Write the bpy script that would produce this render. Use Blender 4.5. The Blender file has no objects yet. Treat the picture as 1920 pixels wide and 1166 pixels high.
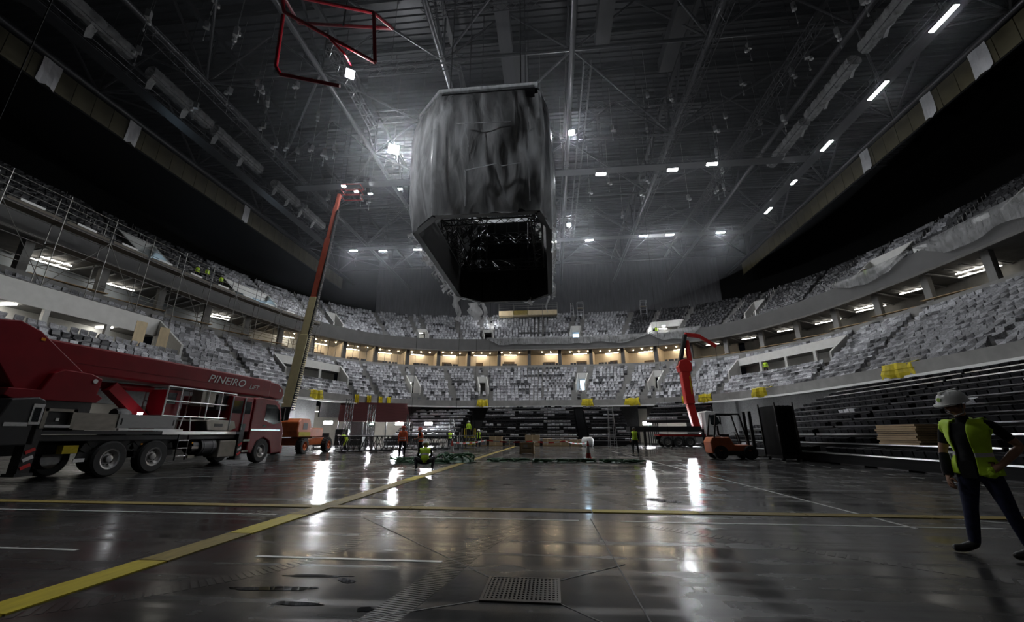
import bpy, bmesh, math, random
from mathutils import Vector, Matrix, Euler, noise
R = math.radians
random.seed(7)
S = bpy.context.scene
COL = S.collection

# ------------------------------------------------------------------ camera, world, exposure
cam_d = bpy.data.cameras.new('camera'); cam = bpy.data.objects.new('camera', cam_d); COL.objects.link(cam)
cam.location = (0, 0, 1.3)
cam.rotation_euler = (R(90 + 16.9), 0, R(5.6))
cam_d.sensor_width = 36; cam_d.lens = 36 * 760 / 1920; cam_d.clip_end = 400; cam_d.clip_start = .05
S.camera = cam
W = bpy.data.worlds.new('world'); S.world = W; W.use_nodes = True
W.node_tree.nodes['Background'].inputs[0].default_value = (.6, .7, .9, 1)
W.node_tree.nodes['Background'].inputs[1].default_value = .002
S.view_settings.view_transform = 'Standard'; S.view_settings.look = 'None'
S.view_settings.exposure = .2; S.view_settings.gamma = 1; S.view_settings.use_curve_mapping = False
CY = S.cycles
CY.max_bounces = 5; CY.diffuse_bounces = 2; CY.glossy_bounces = 3; CY.transmission_bounces = 4; CY.volume_bounces = 0; CY.transparent_max_bounces = 8
CY.use_adaptive_sampling = True; CY.adaptive_threshold = .03
CY.use_light_tree = True; CY.caustics_reflective = False; CY.caustics_refractive = False; CY.sample_clamp_indirect = 4
LAMP = 0.42            # overall strength of the lamps of the hall

# ------------------------------------------------------------------ materials
MATS = {}
def mat(name, col, rough=.6, metal=0., var=.12, scale=6., emit=0., ecol=None, spec=.5, stretch=None, bump=0., rvar=0., island=0., objr=0.):
    if name in MATS: return MATS[name]
    m = bpy.data.materials.new(name); m.use_nodes = True; MATS[name] = m
    nt = m.node_tree; N = nt.nodes; L = nt.links; b = N['Principled BSDF']
    b.inputs['Roughness'].default_value = rough; b.inputs['Metallic'].default_value = metal
    b.inputs['Specular IOR Level'].default_value = spec
    tc = N.new('ShaderNodeTexCoord'); mp = N.new('ShaderNodeMapping'); L.new(tc.outputs['Object'], mp.inputs[0])
    if stretch: mp.inputs['Scale'].default_value = stretch
    nz = N.new('ShaderNodeTexNoise'); nz.inputs['Scale'].default_value = scale; nz.inputs['Detail'].default_value = 4
    L.new(mp.outputs[0], nz.inputs['Vector'])
    r = N.new('ShaderNodeValToRGB')
    r.color_ramp.elements[0].position = .3; r.color_ramp.elements[1].position = .7
    r.color_ramp.elements[0].color = tuple(c * (1 - var) for c in col) + (1,)
    r.color_ramp.elements[1].color = tuple(min(1, c * (1 + var)) for c in col) + (1,)
    L.new(nz.outputs[0], r.inputs[0]); out = r.outputs[0]
    if island or objr:
        if island: g = N.new('ShaderNodeNewGeometry'); rnd = g.outputs['Random Per Island']; amt = island
        else: g = N.new('ShaderNodeObjectInfo'); rnd = g.outputs['Random']; amt = objr
        mr = N.new('ShaderNodeMapRange'); mr.inputs[3].default_value = 1 - amt; mr.inputs[4].default_value = 1 + amt
        L.new(rnd, mr.inputs[0])
        mx = N.new('ShaderNodeVectorMath'); mx.operation = 'SCALE'; L.new(out, mx.inputs[0]); L.new(mr.outputs[0], mx.inputs['Scale']); out = mx.outputs[0]
    L.new(out, b.inputs['Base Color'])
    if rvar:
        mr2 = N.new('ShaderNodeMapRange'); mr2.inputs[3].default_value = max(.02, rough - rvar); mr2.inputs[4].default_value = min(1, rough + rvar)
        L.new(nz.outputs[0], mr2.inputs[0]); L.new(mr2.outputs[0], b.inputs['Roughness'])
    if bump:
        bp = N.new('ShaderNodeBump'); bp.inputs['Strength'].default_value = bump; bp.inputs['Distance'].default_value = .03
        L.new(nz.outputs[0], bp.inputs['Height']); L.new(bp.outputs[0], b.inputs['Normal'])
    if emit:
        b.inputs['Emission Color'].default_value = tuple(ecol or (1, 1, 1)) + (1,)
        b.inputs['Emission Strength'].default_value = emit * LAMP
    return m

def floor_material():
    m = bpy.data.materials.new('polished_concrete'); m.use_nodes = True; nt = m.node_tree; N = nt.nodes; L = nt.links; b = N['Principled BSDF']
    tc = N.new('ShaderNodeTexCoord')
    def nz(scale, stretch=(1, 1, 1), det=6, dist=0., rot=0.):
        mp = N.new('ShaderNodeMapping'); mp.inputs['Scale'].default_value = stretch; mp.inputs['Rotation'].default_value = (0, 0, rot); L.new(tc.outputs['Object'], mp.inputs[0])
        n = N.new('ShaderNodeTexNoise'); n.inputs['Scale'].default_value = scale; n.inputs['Detail'].default_value = det; n.inputs['Distortion'].default_value = dist
        L.new(mp.outputs[0], n.inputs[0]); return n.outputs[0]
    def mix(a, bb, f, t='MIX'):
        x = N.new('ShaderNodeMix'); x.data_type = 'RGBA'; x.blend_type = t
        for i, v in ((0, f), (6, a), (7, bb)):
            if hasattr(v, 'is_linked'): L.new(v, x.inputs[i])
            else: x.inputs[i].default_value = v if i == 0 else tuple(v) + (1,)
        return x.outputs[2]
    def ramp(s, p0, p1, c0=(0, 0, 0), c1=(1, 1, 1)):
        r = N.new('ShaderNodeValToRGB'); e = r.color_ramp.elements; e[0].position = p0; e[1].position = p1; e[0].color = c0 + (1,); e[1].color = c1 + (1,); L.new(s, r.inputs[0]); return r.outputs[0]
    c = ramp(nz(.35, det=8), .3, .72, (.022, .0215, .021), (.050, .049, .048))
    c = mix(c, (.07, .069, .067), ramp(nz(1.0, (.18, 1.4, 1), 5, .6, .25), .55, .8, (0, 0, 0), (.55, .55, .55)))   # sweeping streaks
    c = mix(c, (.085, .084, .08), ramp(nz(.22, (1, .35, 1), 5, 1.5, -.4), .58, .72, (0, 0, 0), (.5, .5, .5)))        # dusty patches
    c = mix(c, (.02, .02, .02), ramp(nz(.5, det=3, dist=.4), .62, .74, (0, 0, 0), (.6, .6, .6)))                   # damp stains
    c = mix(c, (.06, .06, .06), ramp(nz(40, (1, 1, 1), 2), .66, .8, (0, 0, 0), (.35, .35, .35)))                   # grit
    c = mix(c, (.085, .084, .082), ramp(nz(2.2, (.1, 2.5, 1), 7, .7, .35), .56, .8, (0, 0, 0), (.6, .6, .6)))                   # fine scratches
    c = mix(c, (.012, .012, .012), ramp(nz(1.3, (1, .5, 1), 7, 1., .9), .6, .75, (0, 0, 0), (.55, .55, .55)))                 # smudges
    L.new(c, b.inputs['Base Color'])
    r = N.new('ShaderNodeMapRange'); L.new(nz(.6, (.5, 1.2, 1), 7, .8), r.inputs[0]); r.inputs[1].default_value = .3; r.inputs[2].default_value = .75; r.inputs[3].default_value = .08; r.inputs[4].default_value = .22
    st_ = ramp(nz(1.6, (.12, 2.2, 1), 6, .5, .3), .46, .74, (0, 0, 0), (.22, .22, .22)); du = ramp(nz(.9, (1.3, .25, 1), 6, .9, -.5), .5, .78, (0, 0, 0), (.2, .2, .2))
    sm_ = N.new('ShaderNodeMath'); sm_.operation = 'ADD'; L.new(r.outputs[0], sm_.inputs[0]); L.new(st_, sm_.inputs[1]); sm2 = N.new('ShaderNodeMath'); sm2.operation = 'ADD'; L.new(sm_.outputs[0], sm2.inputs[0]); L.new(du, sm2.inputs[1])
    L.new(sm2.outputs[0], b.inputs['Roughness']); b.inputs['Specular IOR Level'].default_value = .22
    bp = N.new('ShaderNodeBump'); bp.inputs['Strength'].default_value = .05; bp.inputs['Distance'].default_value = .02; L.new(nz(3.5, det=5), bp.inputs['Height']); L.new(bp.outputs[0], b.inputs['Normal'])
    MATS['polished_concrete'] = m; return m

def film_material(name, opac=.35, col=(.75, .77, .8), wr=2.2, lo=.7, hi=1.35, zs=.35, rough=.32):
    """translucent polythene sheet: thin, wrinkled, lets the light through"""
    m = bpy.data.materials.new(name); m.use_nodes = True; nt = m.node_tree; N = nt.nodes; L = nt.links
    b = N['Principled BSDF']; out = N['Material Output']
    b.inputs['Base Color'].default_value = col + (1,); b.inputs['Roughness'].default_value = rough
    tl = N.new('ShaderNodeBsdfTranslucent'); tl.inputs[0].default_value = col + (1,)
    tr = N.new('ShaderNodeBsdfTransparent')
    tc = N.new('ShaderNodeTexCoord'); mp = N.new('ShaderNodeMapping'); mp.inputs['Scale'].default_value = (1, 1, zs); L.new(tc.outputs['Object'], mp.inputs[0])
    nz = N.new('ShaderNodeTexNoise'); nz.inputs['Scale'].default_value = wr; nz.inputs['Detail'].default_value = 5; nz.inputs['Distortion'].default_value = .9; L.new(mp.outputs[0], nz.inputs[0])
    bp = N.new('ShaderNodeBump'); bp.inputs['Strength'].default_value = .7; bp.inputs['Distance'].default_value = .12; L.new(nz.outputs[0], bp.inputs['Height']); L.new(bp.outputs[0], b.inputs['Normal']); L.new(bp.outputs[0], tl.inputs['Normal'])
    rp = N.new('ShaderNodeMapRange'); rp.inputs[1].default_value = .35; rp.inputs[2].default_value = .7; rp.inputs[3].default_value = opac * lo; rp.inputs[4].default_value = min(1, opac * hi); L.new(nz.outputs[0], rp.inputs[0])
    m1 = N.new('ShaderNodeMixShader'); m1.inputs[0].default_value = .5; L.new(b.outputs[0], m1.inputs[1]); L.new(tl.outputs[0], m1.inputs[2])
    m2 = N.new('ShaderNodeMixShader'); L.new(rp.outputs[0], m2.inputs[0]); L.new(tr.outputs[0], m2.inputs[1]); L.new(m1.outputs[0], m2.inputs[2])
    L.new(m2.outputs[0], out.inputs[0]); MATS[name] = m; return m

FLOOR = floor_material()
FILM = film_material('polythene_film', .55, (.92, .94, .96), 1.5, .5, 1.5, .28, .2)
FILM2 = film_material('polythene_film_thick', .6, (.4, .4, .4))
CONC = mat('concrete', (.205, .2, .19), .75, var=.15, scale=1.2, bump=.1)
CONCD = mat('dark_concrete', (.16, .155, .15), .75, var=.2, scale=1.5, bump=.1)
WHITEW = mat('white_plaster', (.62, .61, .58), .7, var=.06, scale=2)
FASC = mat('grey_fascia', (.062, .06, .058), .6, var=.1, scale=1)
STEEL = mat('dark_steel', (.020, .020, .021), .34, .5, var=.2, scale=3)
STEELL = mat('painted_grey_steel', (.045, .045, .048), .32, .5, var=.15, scale=3)
GALV = mat('galvanised_steel', (.42, .42, .42), .38, .85, var=.2, scale=9)
ALU = mat('aluminium', (.6, .6, .6), .3, .9, var=.1, scale=9)
BLACKP = mat('black_paint', (.015, .015, .016), .45, var=.2)
BLACKM = mat('matte_black', (.006, .006, .006), .95, var=.2, spec=.1)
WRAP = mat('wrapped_seat', (.29, .29, .305), .42, var=.4, scale=9, island=.5)
WRAPO = mat('wrapped_seat_single', (.22, .22, .232), .42, var=.45, scale=11, objr=.35)
DARKSEAT = mat('black_seat', (.035, .035, .038), .45, var=.3, scale=9, island=.5)
YEL = mat('yellow_tarpaulin', (.62, .50, .02), .5, var=.18, scale=5)
YLINE = mat('yellow_line_paint', (.23, .17, .04), .65, spec=.2, var=.25, scale=4, bump=.1)
YBR = mat('bright_yellow_paint', (.46, .36, .012), .6, spec=.25, var=.15, scale=4)
WLINE = mat('white_line_paint', (.5, .5, .49), .5, var=.25, scale=7)
WOOD = mat('plywood', (.42, .29, .15), .6, var=.2, scale=3, stretch=(1, 6, 1))
WOODL = mat('light_plywood', (.58, .46, .28), .6, var=.15, scale=3, stretch=(1, 6, 1))
RUBBER = mat('rubber', (.018, .018, .018), .7, var=.2, scale=8)
REDP = mat('red_truck_paint', (.19, .004, .010), .38, var=.12, scale=2, spec=.22)
REDB = mat('red_boom_paint', (.34, .07, .04), .4, var=.15, scale=2)
REDC = mat('red_crane_paint', (.50, .025, .022), .35, var=.1, scale=2)
ORANGE = mat('orange_machine_paint', (.55, .13, .035), .4, var=.15, scale=3)
CREAM = mat('cream_boom_paint', (.62, .54, .30), .4, var=.08, scale=3)
GLASS = mat('dark_window_glass', (.02, .025, .025), .05, var=.1, spec=.8)
AMBER = mat('amber_lens', (.8, .3, .02), .3, var=.05)
HIVIZ = mat('yellow_hi_vis_cloth', (.52, .78, .03), .65, var=.12, scale=9)
HIVIZO = mat('orange_hi_vis_cloth', (.85, .16, .05), .65, var=.12, scale=9)
REFL = mat('reflective_tape', (.62, .62, .62), .35, var=.08)
SKIN = mat('skin', (.36, .19, .12), .55, var=.12, scale=14)
HAIR = mat('hair', (.03, .02, .015), .6, var=.2, scale=30)
TEE = mat('black_cotton', (.012, .012, .014), .85, var=.3, scale=20, spec=.2)
JEANS = mat('navy_denim', (.022, .025, .055), .85, var=.35, scale=18, spec=.2)
DTROU = mat('dark_work_trousers', (.018, .018, .022), .85, var=.3, scale=18, spec=.2)
BOOT = mat('black_boot_leather', (.014, .013, .012), .5, var=.2)
HELM = mat('white_helmet_plastic', (.72, .72, .70), .3, var=.03)
HELMR = mat('red_helmet_plastic', (.6, .08, .05), .3, var=.03)
LITN = mat('tube_lamp_lens', (1, 1, 1), .4, emit=165, ecol=(.93, .96, 1))
LITS = mat('small_marker_lens', (1, 1, 1), .4, emit=60, ecol=(.95, .97, 1))
LITW = mat('cool_lamp_lens', (1, 1, 1), .4, emit=1800, ecol=(.93, .96, 1))
LITB = mat('floodlight_lens', (1, 1, 1), .4, emit=2600, ecol=(.93, .96, 1))
LITWARM = mat('warm_downlight_lens', (1, .9, .7), .4, emit=1000, ecol=(1, .76, .48))
LITCEIL = mat('fluorescent_tube', (1, 1, 1), .4, emit=17, ecol=(1, .95, .84))
LITBOX = mat('box_fill_lens', (1, .9, .75), .4, emit=65, ecol=(1, .84, .60))
LITBOH = mat('back_of_house_tube', (1, 1, 1), .4, emit=90, ecol=(1, .97, .9))

# ------------------------------------------------------------------ mesh helpers
class MB:
    def __init__(s): s.v = []; s.f = []; s.m = []
    def add(s, vs, fs, mi=0):
        o = len(s.v); s.v += [tuple(v) for v in vs]; s.f += [tuple(i + o for i in f) for f in fs]; s.m += [mi] * len(fs); return s
    def box(s, c, d, rot=None, mi=0):
        hx, hy, hz = d[0] / 2, d[1] / 2, d[2] / 2
        vs = [Vector((x, y, z)) for x in (-hx, hx) for y in (-hy, hy) for z in (-hz, hz)]
        if rot is not None:
            M = rot if isinstance(rot, Matrix) else Euler(rot).to_matrix(); vs = [M @ v for v in vs]
        c = Vector(c)
        return s.add([v + c for v in vs], [(0, 1, 3, 2), (4, 6, 7, 5), (0, 4, 5, 1), (2, 3, 7, 6), (0, 2, 6, 4), (1, 5, 7, 3)], mi)
    def b2(s, lo, hi, mi=0):
        return s.box([(a + b) / 2 for a, b in zip(lo, hi)], [abs(b - a) for a, b in zip(lo, hi)], mi=mi)
    def beam(s, p0, p1, w, h=None, mi=0, up=(0, 0, 1)):
        p0, p1 = Vector(p0), Vector(p1); d = p1 - p0; l = d.length
        if l < 1e-6: return s
        z = d / l; u = Vector(up)
        if abs(z.dot(u)) > .98: u = Vector((0, 1, 0))
        x = z.cross(u).normalized(); y = x.cross(z).normalized(); h = h or w
        vs = [p + x * (a * w / 2) + y * (b * h / 2) for p in (p0, p1) for a, b in ((-1, -1), (1, -1), (1, 1), (-1, 1))]
        return s.add(vs, [(3, 2, 1, 0), (4, 5, 6, 7), (0, 1, 5, 4), (1, 2, 6, 5), (2, 3, 7, 6), (3, 0, 4, 7)], mi)
    def cyl(s, p0, p1, r, r2=None, n=12, mi=0, cap=True):
        p0, p1 = Vector(p0), Vector(p1); d = (p1 - p0)
        if d.length < 1e-6: return s
        z = d.normalized(); u = Vector((0, 0, 1)) if abs(z.z) < .95 else Vector((1, 0, 0))
        x = z.cross(u).normalized(); y = z.cross(x); r2 = r if r2 is None else r2
        vs = []
        for p, q in ((p0, r), (p1, r2)):
            for k in range(n):
                a = 2 * math.pi * k / n; vs.append(p + x * (math.cos(a) * q) + y * (math.sin(a) * q))
        fs = [(k, (k + 1) % n, n + (k + 1) % n, n + k) for k in range(n)]
        if cap: fs += [tuple(range(n - 1, -1, -1)), tuple(range(n, 2 * n))]
        return s.add(vs, fs, mi)
    def tube(s, pts, r, n=6, mi=0):
        for a, b in zip(pts, pts[1:]): s.cyl(a, b, r, n=n, mi=mi)
        return s
    def prism(s, poly, lo, hi, axis='x', mi=0):
        """polygon (two coords) swept from lo to hi along axis"""
        def p(a, b, t): return {'x': (t, a, b), 'y': (a, t, b), 'z': (a, b, t)}[axis]
        n = len(poly); vs = [p(a, b, lo) for a, b in poly] + [p(a, b, hi) for a, b in poly]
        return s.add(vs, [tuple(range(n - 1, -1, -1)), tuple(range(n, 2 * n))] + [(k, (k + 1) % n, n + (k + 1) % n, n + k) for k in range(n)], mi)
    def lathe(s, prof, c=(0, 0, 0), n=20, axis='z', mi=0, M=None, cap=True):
        """profile of (r, h)"""
        vs = []; c = Vector(c)
        for r, h in prof:
            for k in range(n):
                a = 2 * math.pi * k / n; q = (math.cos(a) * r, math.sin(a) * r)
                v = Vector({'z': (q[0], q[1], h), 'x': (h, q[0], q[1]), 'y': (q[0], h, q[1])}[axis])
                if M is not None: v = M @ v
                vs.append(v + c)
        fs = []
        for i in range(len(prof) - 1):
            for k in range(n): fs.append((i * n + k, i * n + (k + 1) % n, (i + 1) * n + (k + 1) % n, (i + 1) * n + k))
        if cap: fs += [tuple(range(n - 1, -1, -1)), tuple((len(prof) - 1) * n + k for k in range(n))]
        return s.add(vs, fs, mi)
    def mesh(s, name, mats, smooth=False):
        me = bpy.data.meshes.new(name); me.from_pydata(s.v, [], s.f)
        for m in (mats if isinstance(mats, (list, tuple)) else [mats]): me.materials.append(m)
        if any(s.m): me.polygons.foreach_set('material_index', s.m)
        bm = bmesh.new(); bm.from_mesh(me); bmesh.ops.recalc_face_normals(bm, faces=bm.faces[:]); bm.to_mesh(me); bm.free()
        if smooth: me.polygons.foreach_set('use_smooth', [True] * len(me.polygons)); me.set_sharp_from_angle(angle=R(40))
        return me
    def build(s, name, mats, parent=None, smooth=False, bevel=0.):
        return link(name, s.mesh(name, mats, smooth), parent, bevel=bevel)
def link(name, me, parent=None, loc=None, rot=None, scale=None, bevel=0.):
    o = bpy.data.objects.new(name, me); COL.objects.link(o); o.parent = parent
    if loc is not None: o.location = loc
    if rot is not None: o.rotation_euler = rot
    if scale is not None: o.scale = scale
    if bevel:
        b = o.modifiers.new('bevel', 'BEVEL'); b.width = bevel; b.segments = 2; b.limit_method = 'ANGLE'; b.angle_limit = R(40)
    return o
def empty(name, loc=(0, 0, 0), rz=0.):
    o = bpy.data.objects.new(name, None); COL.objects.link(o); o.location = loc; o.rotation_euler = (0, 0, rz); o.empty_display_size = .2; return o
def tag(o, label, cat, group=None, kind=None):
    o['label'] = label
    if cat: o['category'] = cat
    if group: o['group'] = group
    if kind: o['kind'] = kind
    return o
def struct(o, label=None):
    o['kind'] = 'structure'
    if label: o['label'] = label
    return o
def thing(name, label, cat, loc=(0, 0, 0), rz=0., group=None): return tag(empty(name, loc, rz), label, cat, group)
def copy_tree(o, parent=None):
    c = o.copy(); COL.objects.link(c); c.parent = parent
    for ch in list(o.children): copy_tree(ch, c)
    return c
UNIT = {}
def unit(kind, m):
    k = (kind, m.name)
    if k not in UNIT:
        b = MB()
        if kind == 'cube': b.box((0, 0, 0), (1, 1, 1))
        else: b.cyl((0, 0, -.5), (0, 0, .5), 1, n=int(kind[3:]))
        UNIT[k] = b.mesh('unit_' + kind, m, smooth=kind != 'cube')
    return UNIT[k]
def bar(name, p0, p1, r, m, parent=None, n=6):
    """a round bar between two points: shared mesh, own object"""
    p0, p1 = Vector(p0), Vector(p1); d = p1 - p0
    o = link(name, unit('cyl%d' % n, m), parent, (p0 + p1) / 2, None, (r, r, d.length))
    o.rotation_euler = d.to_track_quat('Z', 'Y').to_euler(); return o
def sbar(name, p0, p1, w, h, m, parent=None):
    """a square bar between two points: shared mesh, own object"""
    p0, p1 = Vector(p0), Vector(p1); d = p1 - p0
    o = link(name, unit('cube', m), parent, (p0 + p1) / 2, None, (w, h, d.length))
    o.rotation_euler = d.to_track_quat('Z', 'Y').to_euler(); return o
def snap(y): return round((y + 16 - .11) / .6) * .6 - 16 + .11      # under a low rib of the roof deck
def block(name, lo, hi, m, parent=None):
    return link(name, unit('cube', m), parent, [(a + b) / 2 for a, b in zip(lo, hi)], None, [abs(b - a) for a, b in zip(lo, hi)])
def text(name, s, size, loc, rot, m, parent=None, depth=.004, shear=0., sx=1.):
    cu = bpy.data.curves.new(name, 'FONT'); cu.body = s; cu.size = size; cu.extrude = depth; cu.shear = shear
    t = bpy.data.objects.new(name, cu); COL.objects.link(t)
    me = bpy.data.meshes.new_from_object(t.evaluated_get(bpy.context.evaluated_depsgraph_get())); bpy.data.objects.remove(t)
    me.materials.clear(); me.materials.append(m)
    o = link(name, me, parent, loc, rot, (sx, 1, 1)); return o

# ------------------------------------------------------------------ the bowl: every level is a rounded outline round (CX, YC)
CX, YC, NE, YN = -1.9, 18., 3.6, -12.
def outl(a, b, t):
    """t in degrees: 0 right side, 90 far end, 180 left side; below 0 / above 180 runs straight towards the camera end (1 unit = 1 m)"""
    if t < 0: return Vector((CX + a, YC + t, 0))
    if t > 180: return Vector((CX - a, YC - (t - 180), 0))
    c, s_ = math.cos(R(t)), math.sin(R(t))
    return Vector((CX + a * math.copysign(abs(c) ** (2 / NE), c), YC + b * s_ ** (2 / NE), 0))
def resample(a, b, step, t0=-30., t1=210.):
    """parameter values equally spaced along the outline"""
    ts = []; P = None; acc = 0.; t = t0; out = [t0]; prev = outl(a, b, t0)
    while t < t1:
        d = .05 if (t < 6 or t > 174 or abs(t - 90) < 6) else .1
        t2 = min(t1, t + d); q = outl(a, b, t2); acc += (q - prev).length; prev = q; t = t2
        if acc >= step: out.append(t); acc = 0.
    return out
def lerp(a, b, k): return a + (b - a) * k
class Tier:
    def __init__(s, l0, l1, rows): s.l0, s.l1, s.rows = l0, l1, rows
    def p(s, t, k, dz=0.):
        q = outl(lerp(s.l0[0], s.l1[0], k), lerp(s.l0[1], s.l1[1], k), t); q.z = lerp(s.l0[2], s.l1[2], k) + dz; return q
    def dirs(s, t):
        """outward direction in plan"""
        d = s.p(t, 1) - s.p(t, 0); d.z = 0; return d.normalized()
LOWER = Tier((27., 42.5, 5.6), (37.2, 53.3, 12.2), 12)
UPPER = Tier((38., 54.3, 17.3), (49.5, 65.5, 25.6), 14)
TELE = Tier((14.5, 31.5, .8), (26.3, 41.8, 5.3), 11)
def band(mb, prof, ts, mi=0):
    """sweep a section given as (a, b, z) corners along the outline"""
    n = len(prof); vs = []
    for t in ts:
        for a, b, z in prof: q = outl(a, b, t); vs.append((q.x, q.y, z))
    fs = [(i * n + j, i * n + j + 1, (i + 1) * n + j + 1, (i + 1) * n + j) for i in range(len(ts) - 1) for j in range(n - 1)]
    return mb.add(vs, fs, mi)
def wallband(name, a, b, z0, z1, th, m, ts, kind=True):
    mb = MB(); band(mb, [(a, b, z0), (a, b, z1), (a + th, b + th, z1), (a + th, b + th, z0), (a, b, z0)], ts)
    o = mb.build(name, m)
    if kind: struct(o)
    return o

# ------------------------------------------------------------------ floor and its markings
fl = MB().b2((-46, -16, -.4), (44, 66, 0)).build('floor', FLOOR); struct(fl, 'dark polished concrete arena floor with damp patches and tyre marks')
WALL_NEAR = struct(MB().b2((-56, -16.4, 0), (54, -16, 40)).build('wall_near', CONCD))
def strip(name, parent, x0, x1, y0, y1, m, z=.003): return block(name, (x0, y0, -.01), (x1, y1, z), m, parent)
tr1 = struct(empty('trim_1', (0, 0, 0)), 'yellow painted steel channel covers running along and across the floor')
y = -6.
while y < 46:                                   # cover plates of the floor channel that runs to the far end
    l = 1.25 + .2 * random.random()
    w = .17
    if not (7.55 < y < 8.3): strip('cover_plate', tr1, -4.3 - w, -4.3 + w, y, y + l - .02, YBR if (y < 3.6 or 5.5 < y < 6.9 or 12 < y < 13.4) else YLINE, .012 if y < 20 else .006)
    y += l
x = -30.
while x < 22:
    l = 1.5 + .4 * random.random()
    strip('cover_plate', tr1, x, x + l - .02, 7.83, 8.08, YBR if -.9 < x < .9 else YLINE, .012)
    x += l
tr2 = struct(empty('trim_2', (0, 0, 0)), 'white court lines painted on the arena floor')
for x0, x1, yy in ((-12, -5.6, 4.84), (-3.33, -1.22, 4.81), (-13, -4.7, 7.14), (-2.95, .36, 7.13), (1.0, 6.4, 7.13), (-11, -6, 2.4), (6.8, 10, 6.6)):
    strip('line', tr2, x0, x1, yy - .028, yy + .028, WLINE)
for y0, y1 in ((3, 20), (21, 26), (27, 31)): sbar('line', (5.05 + (y0 - 8) * -.02, y0 + 4, .001), (5.05 + (y1 - 8) * -.02, y1 + 4, .001), .05, .005, WLINE, tr2)
for k in range(14): strip('line', tr2, 11.2, 11.26, 9 + k * 1.1, 9.45 + k * 1.1, WLINE)
sbar('line', (6.2, 7.9, .001), (9.5, 6.2, .001), .05, .005, WLINE, tr2)
sbar('line', (-13, 12.1, .001), (-7.5, 14.6, .001), .05, .005, WLINE, tr2)
tr3 = struct(empty('trim_3', (0, 0, 0)), 'dark strips for the shade in the saw joints of the concrete floor')
GROOVE_SHADE = mat('groove_shade', (.012, .012, .012), .6)  # raised dark strips stand in for the shade of recessed saw cuts
for a, b_ in (((.55, 7.3), (.72, 1.5)), ((-.62, 4.35), (-3.1, 7.0)), ((.02, 4.35), (.7, 4.9)), ((-.62, 3.82), (-1.5, 3.35)), ((.02, 3.8), (.5, 3.3)), ((-14, 10.9), (14, 10.9)), ((6.4, 1), (6.4, 45)), ((-10, 9), (-10, 45)), ((-20, 20.5), (12, 20.5)), ((-20, 31), (12, 31))):
    sbar('joint', (a[0], a[1], 0), (b_[0], b_[1], 0), .012, .006, GROOVE_SHADE, tr3)
# tyre marks: thin dusty arcs of rubber on the concrete
TYRE = mat('tyre_dust', (.034, .034, .033), .2, var=.5, scale=8)
tr4 = struct(empty('trim_4', (0, 0, 0)), 'pale curved tyre tracks left on the floor')
def arc_track(pts, w):
    P = [Vector(p) for p in pts]; n = 28; vs = []; mb = MB()
    def cr(i, t):
        a, b, c, d = (P[max(0, min(len(P) - 1, i + k))] for k in (-1, 0, 1, 2))
        return .5 * ((2 * b) + (c - a) * t + (2 * a - 5 * b + 4 * c - d) * t * t + (3 * b - a - 3 * c + d) * t ** 3)
    q = [cr(i, k / n) for i in range(len(P) - 1) for k in range(n)] + [P[-1]]
    for k in range(0, len(q) - 1, 1):
        d = (q[k + 1] - q[k]); s = Vector((-d.y, d.x)).normalized() * (w / 2)
        g = .72
        e = q[k] + d * g
        mb.add([(q[k] - s).to_3d() + Vector((0, 0, .0015)), (q[k] + s).to_3d() + Vector((0, 0, .0015)), (e + s).to_3d() + Vector((0, 0, .0015)), (e - s).to_3d() + Vector((0, 0, .0015))], [(0, 1, 2, 3)])
    mb.build('tyre_track', TYRE, tr4)
arc_track([(-3.0, 8.3), (-2.2, 10.6), (-.2, 12.6), (3, 13.6), (6, 13.8)], .26)
arc_track([(-1.0, 8.3), (-.6, 10.2), (1.2, 12.0), (4, 12.9)], .26)
arc_track([(-4.0, 13.6), (-1.6, 12.0), (.6, 10.2), (1.5, 8.4)], .24)
arc_track([(-3.2, 14.2), (0.0, 13.1), (2.2, 10.6), (3.0, 8.4)], .24)
arc_track([(-1.35, 3.2), (-1.15, 4.2), (-.9, 5.6), (-.3, 7.4)], .30)
arc_track([(-5.2, 2.6), (-3.6, 3.6), (-2.6, 5.0), (-2.6, 7.4)], .22)
arc_track([(1.2, 6.9), (3, 5.6), (5.2, 4.0)], .2)
arc_track([(-12, 6.2), (-8.5, 6.6), (-5.4, 7.5)], .2)

# ------------------------------------------------------------------ seating tiers (stepped concrete)
TS = resample(37, 53, 1.6)
def ti(t): return min(range(len(TS)), key=lambda i: abs(TS[i] - t))
class Vom:
    def __init__(s, T, t0, t1, r0, r1, label, style): s.T, s.i0, s.r0, s.r1, s.label, s.style = T, ti(t0), r0, r1, label, style; s.i1 = max(s.i0 + 1, ti(t1))
VL = [Vom(LOWER, 113.3, 113.3, 3, 7, 'narrow stand entrance with a bright doorway, left of centre', 'lit'), Vom(LOWER, 95.3, 95.3, 3, 7, 'narrow white-walled stand entrance above the left yellow tarpaulin', 'dim'), Vom(LOWER, 86., 86., 4, 8, 'narrow stand entrance with a blue-lit doorway right of centre', 'blue'),
      Vom(LOWER, 68.9, 68.9, 4, 8, 'narrow white-walled stand entrance left of the red crane column', 'lit'), Vom(LOWER, 20, 45, 5, 9, 'wide concrete stand recess with open doorways on the right', 'wide'), Vom(LOWER, 141, 157, 4, 8, 'wide concrete stand recess behind the cream boom', 'wide'),
      Vom(LOWER, 173, 190, 4, 9, 'wide lit stand recess above the truck', 'widelit'), Vom(LOWER, -7, 3., 5, 9, 'wide stand recess at the right picture edge', 'wideblue')]
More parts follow.
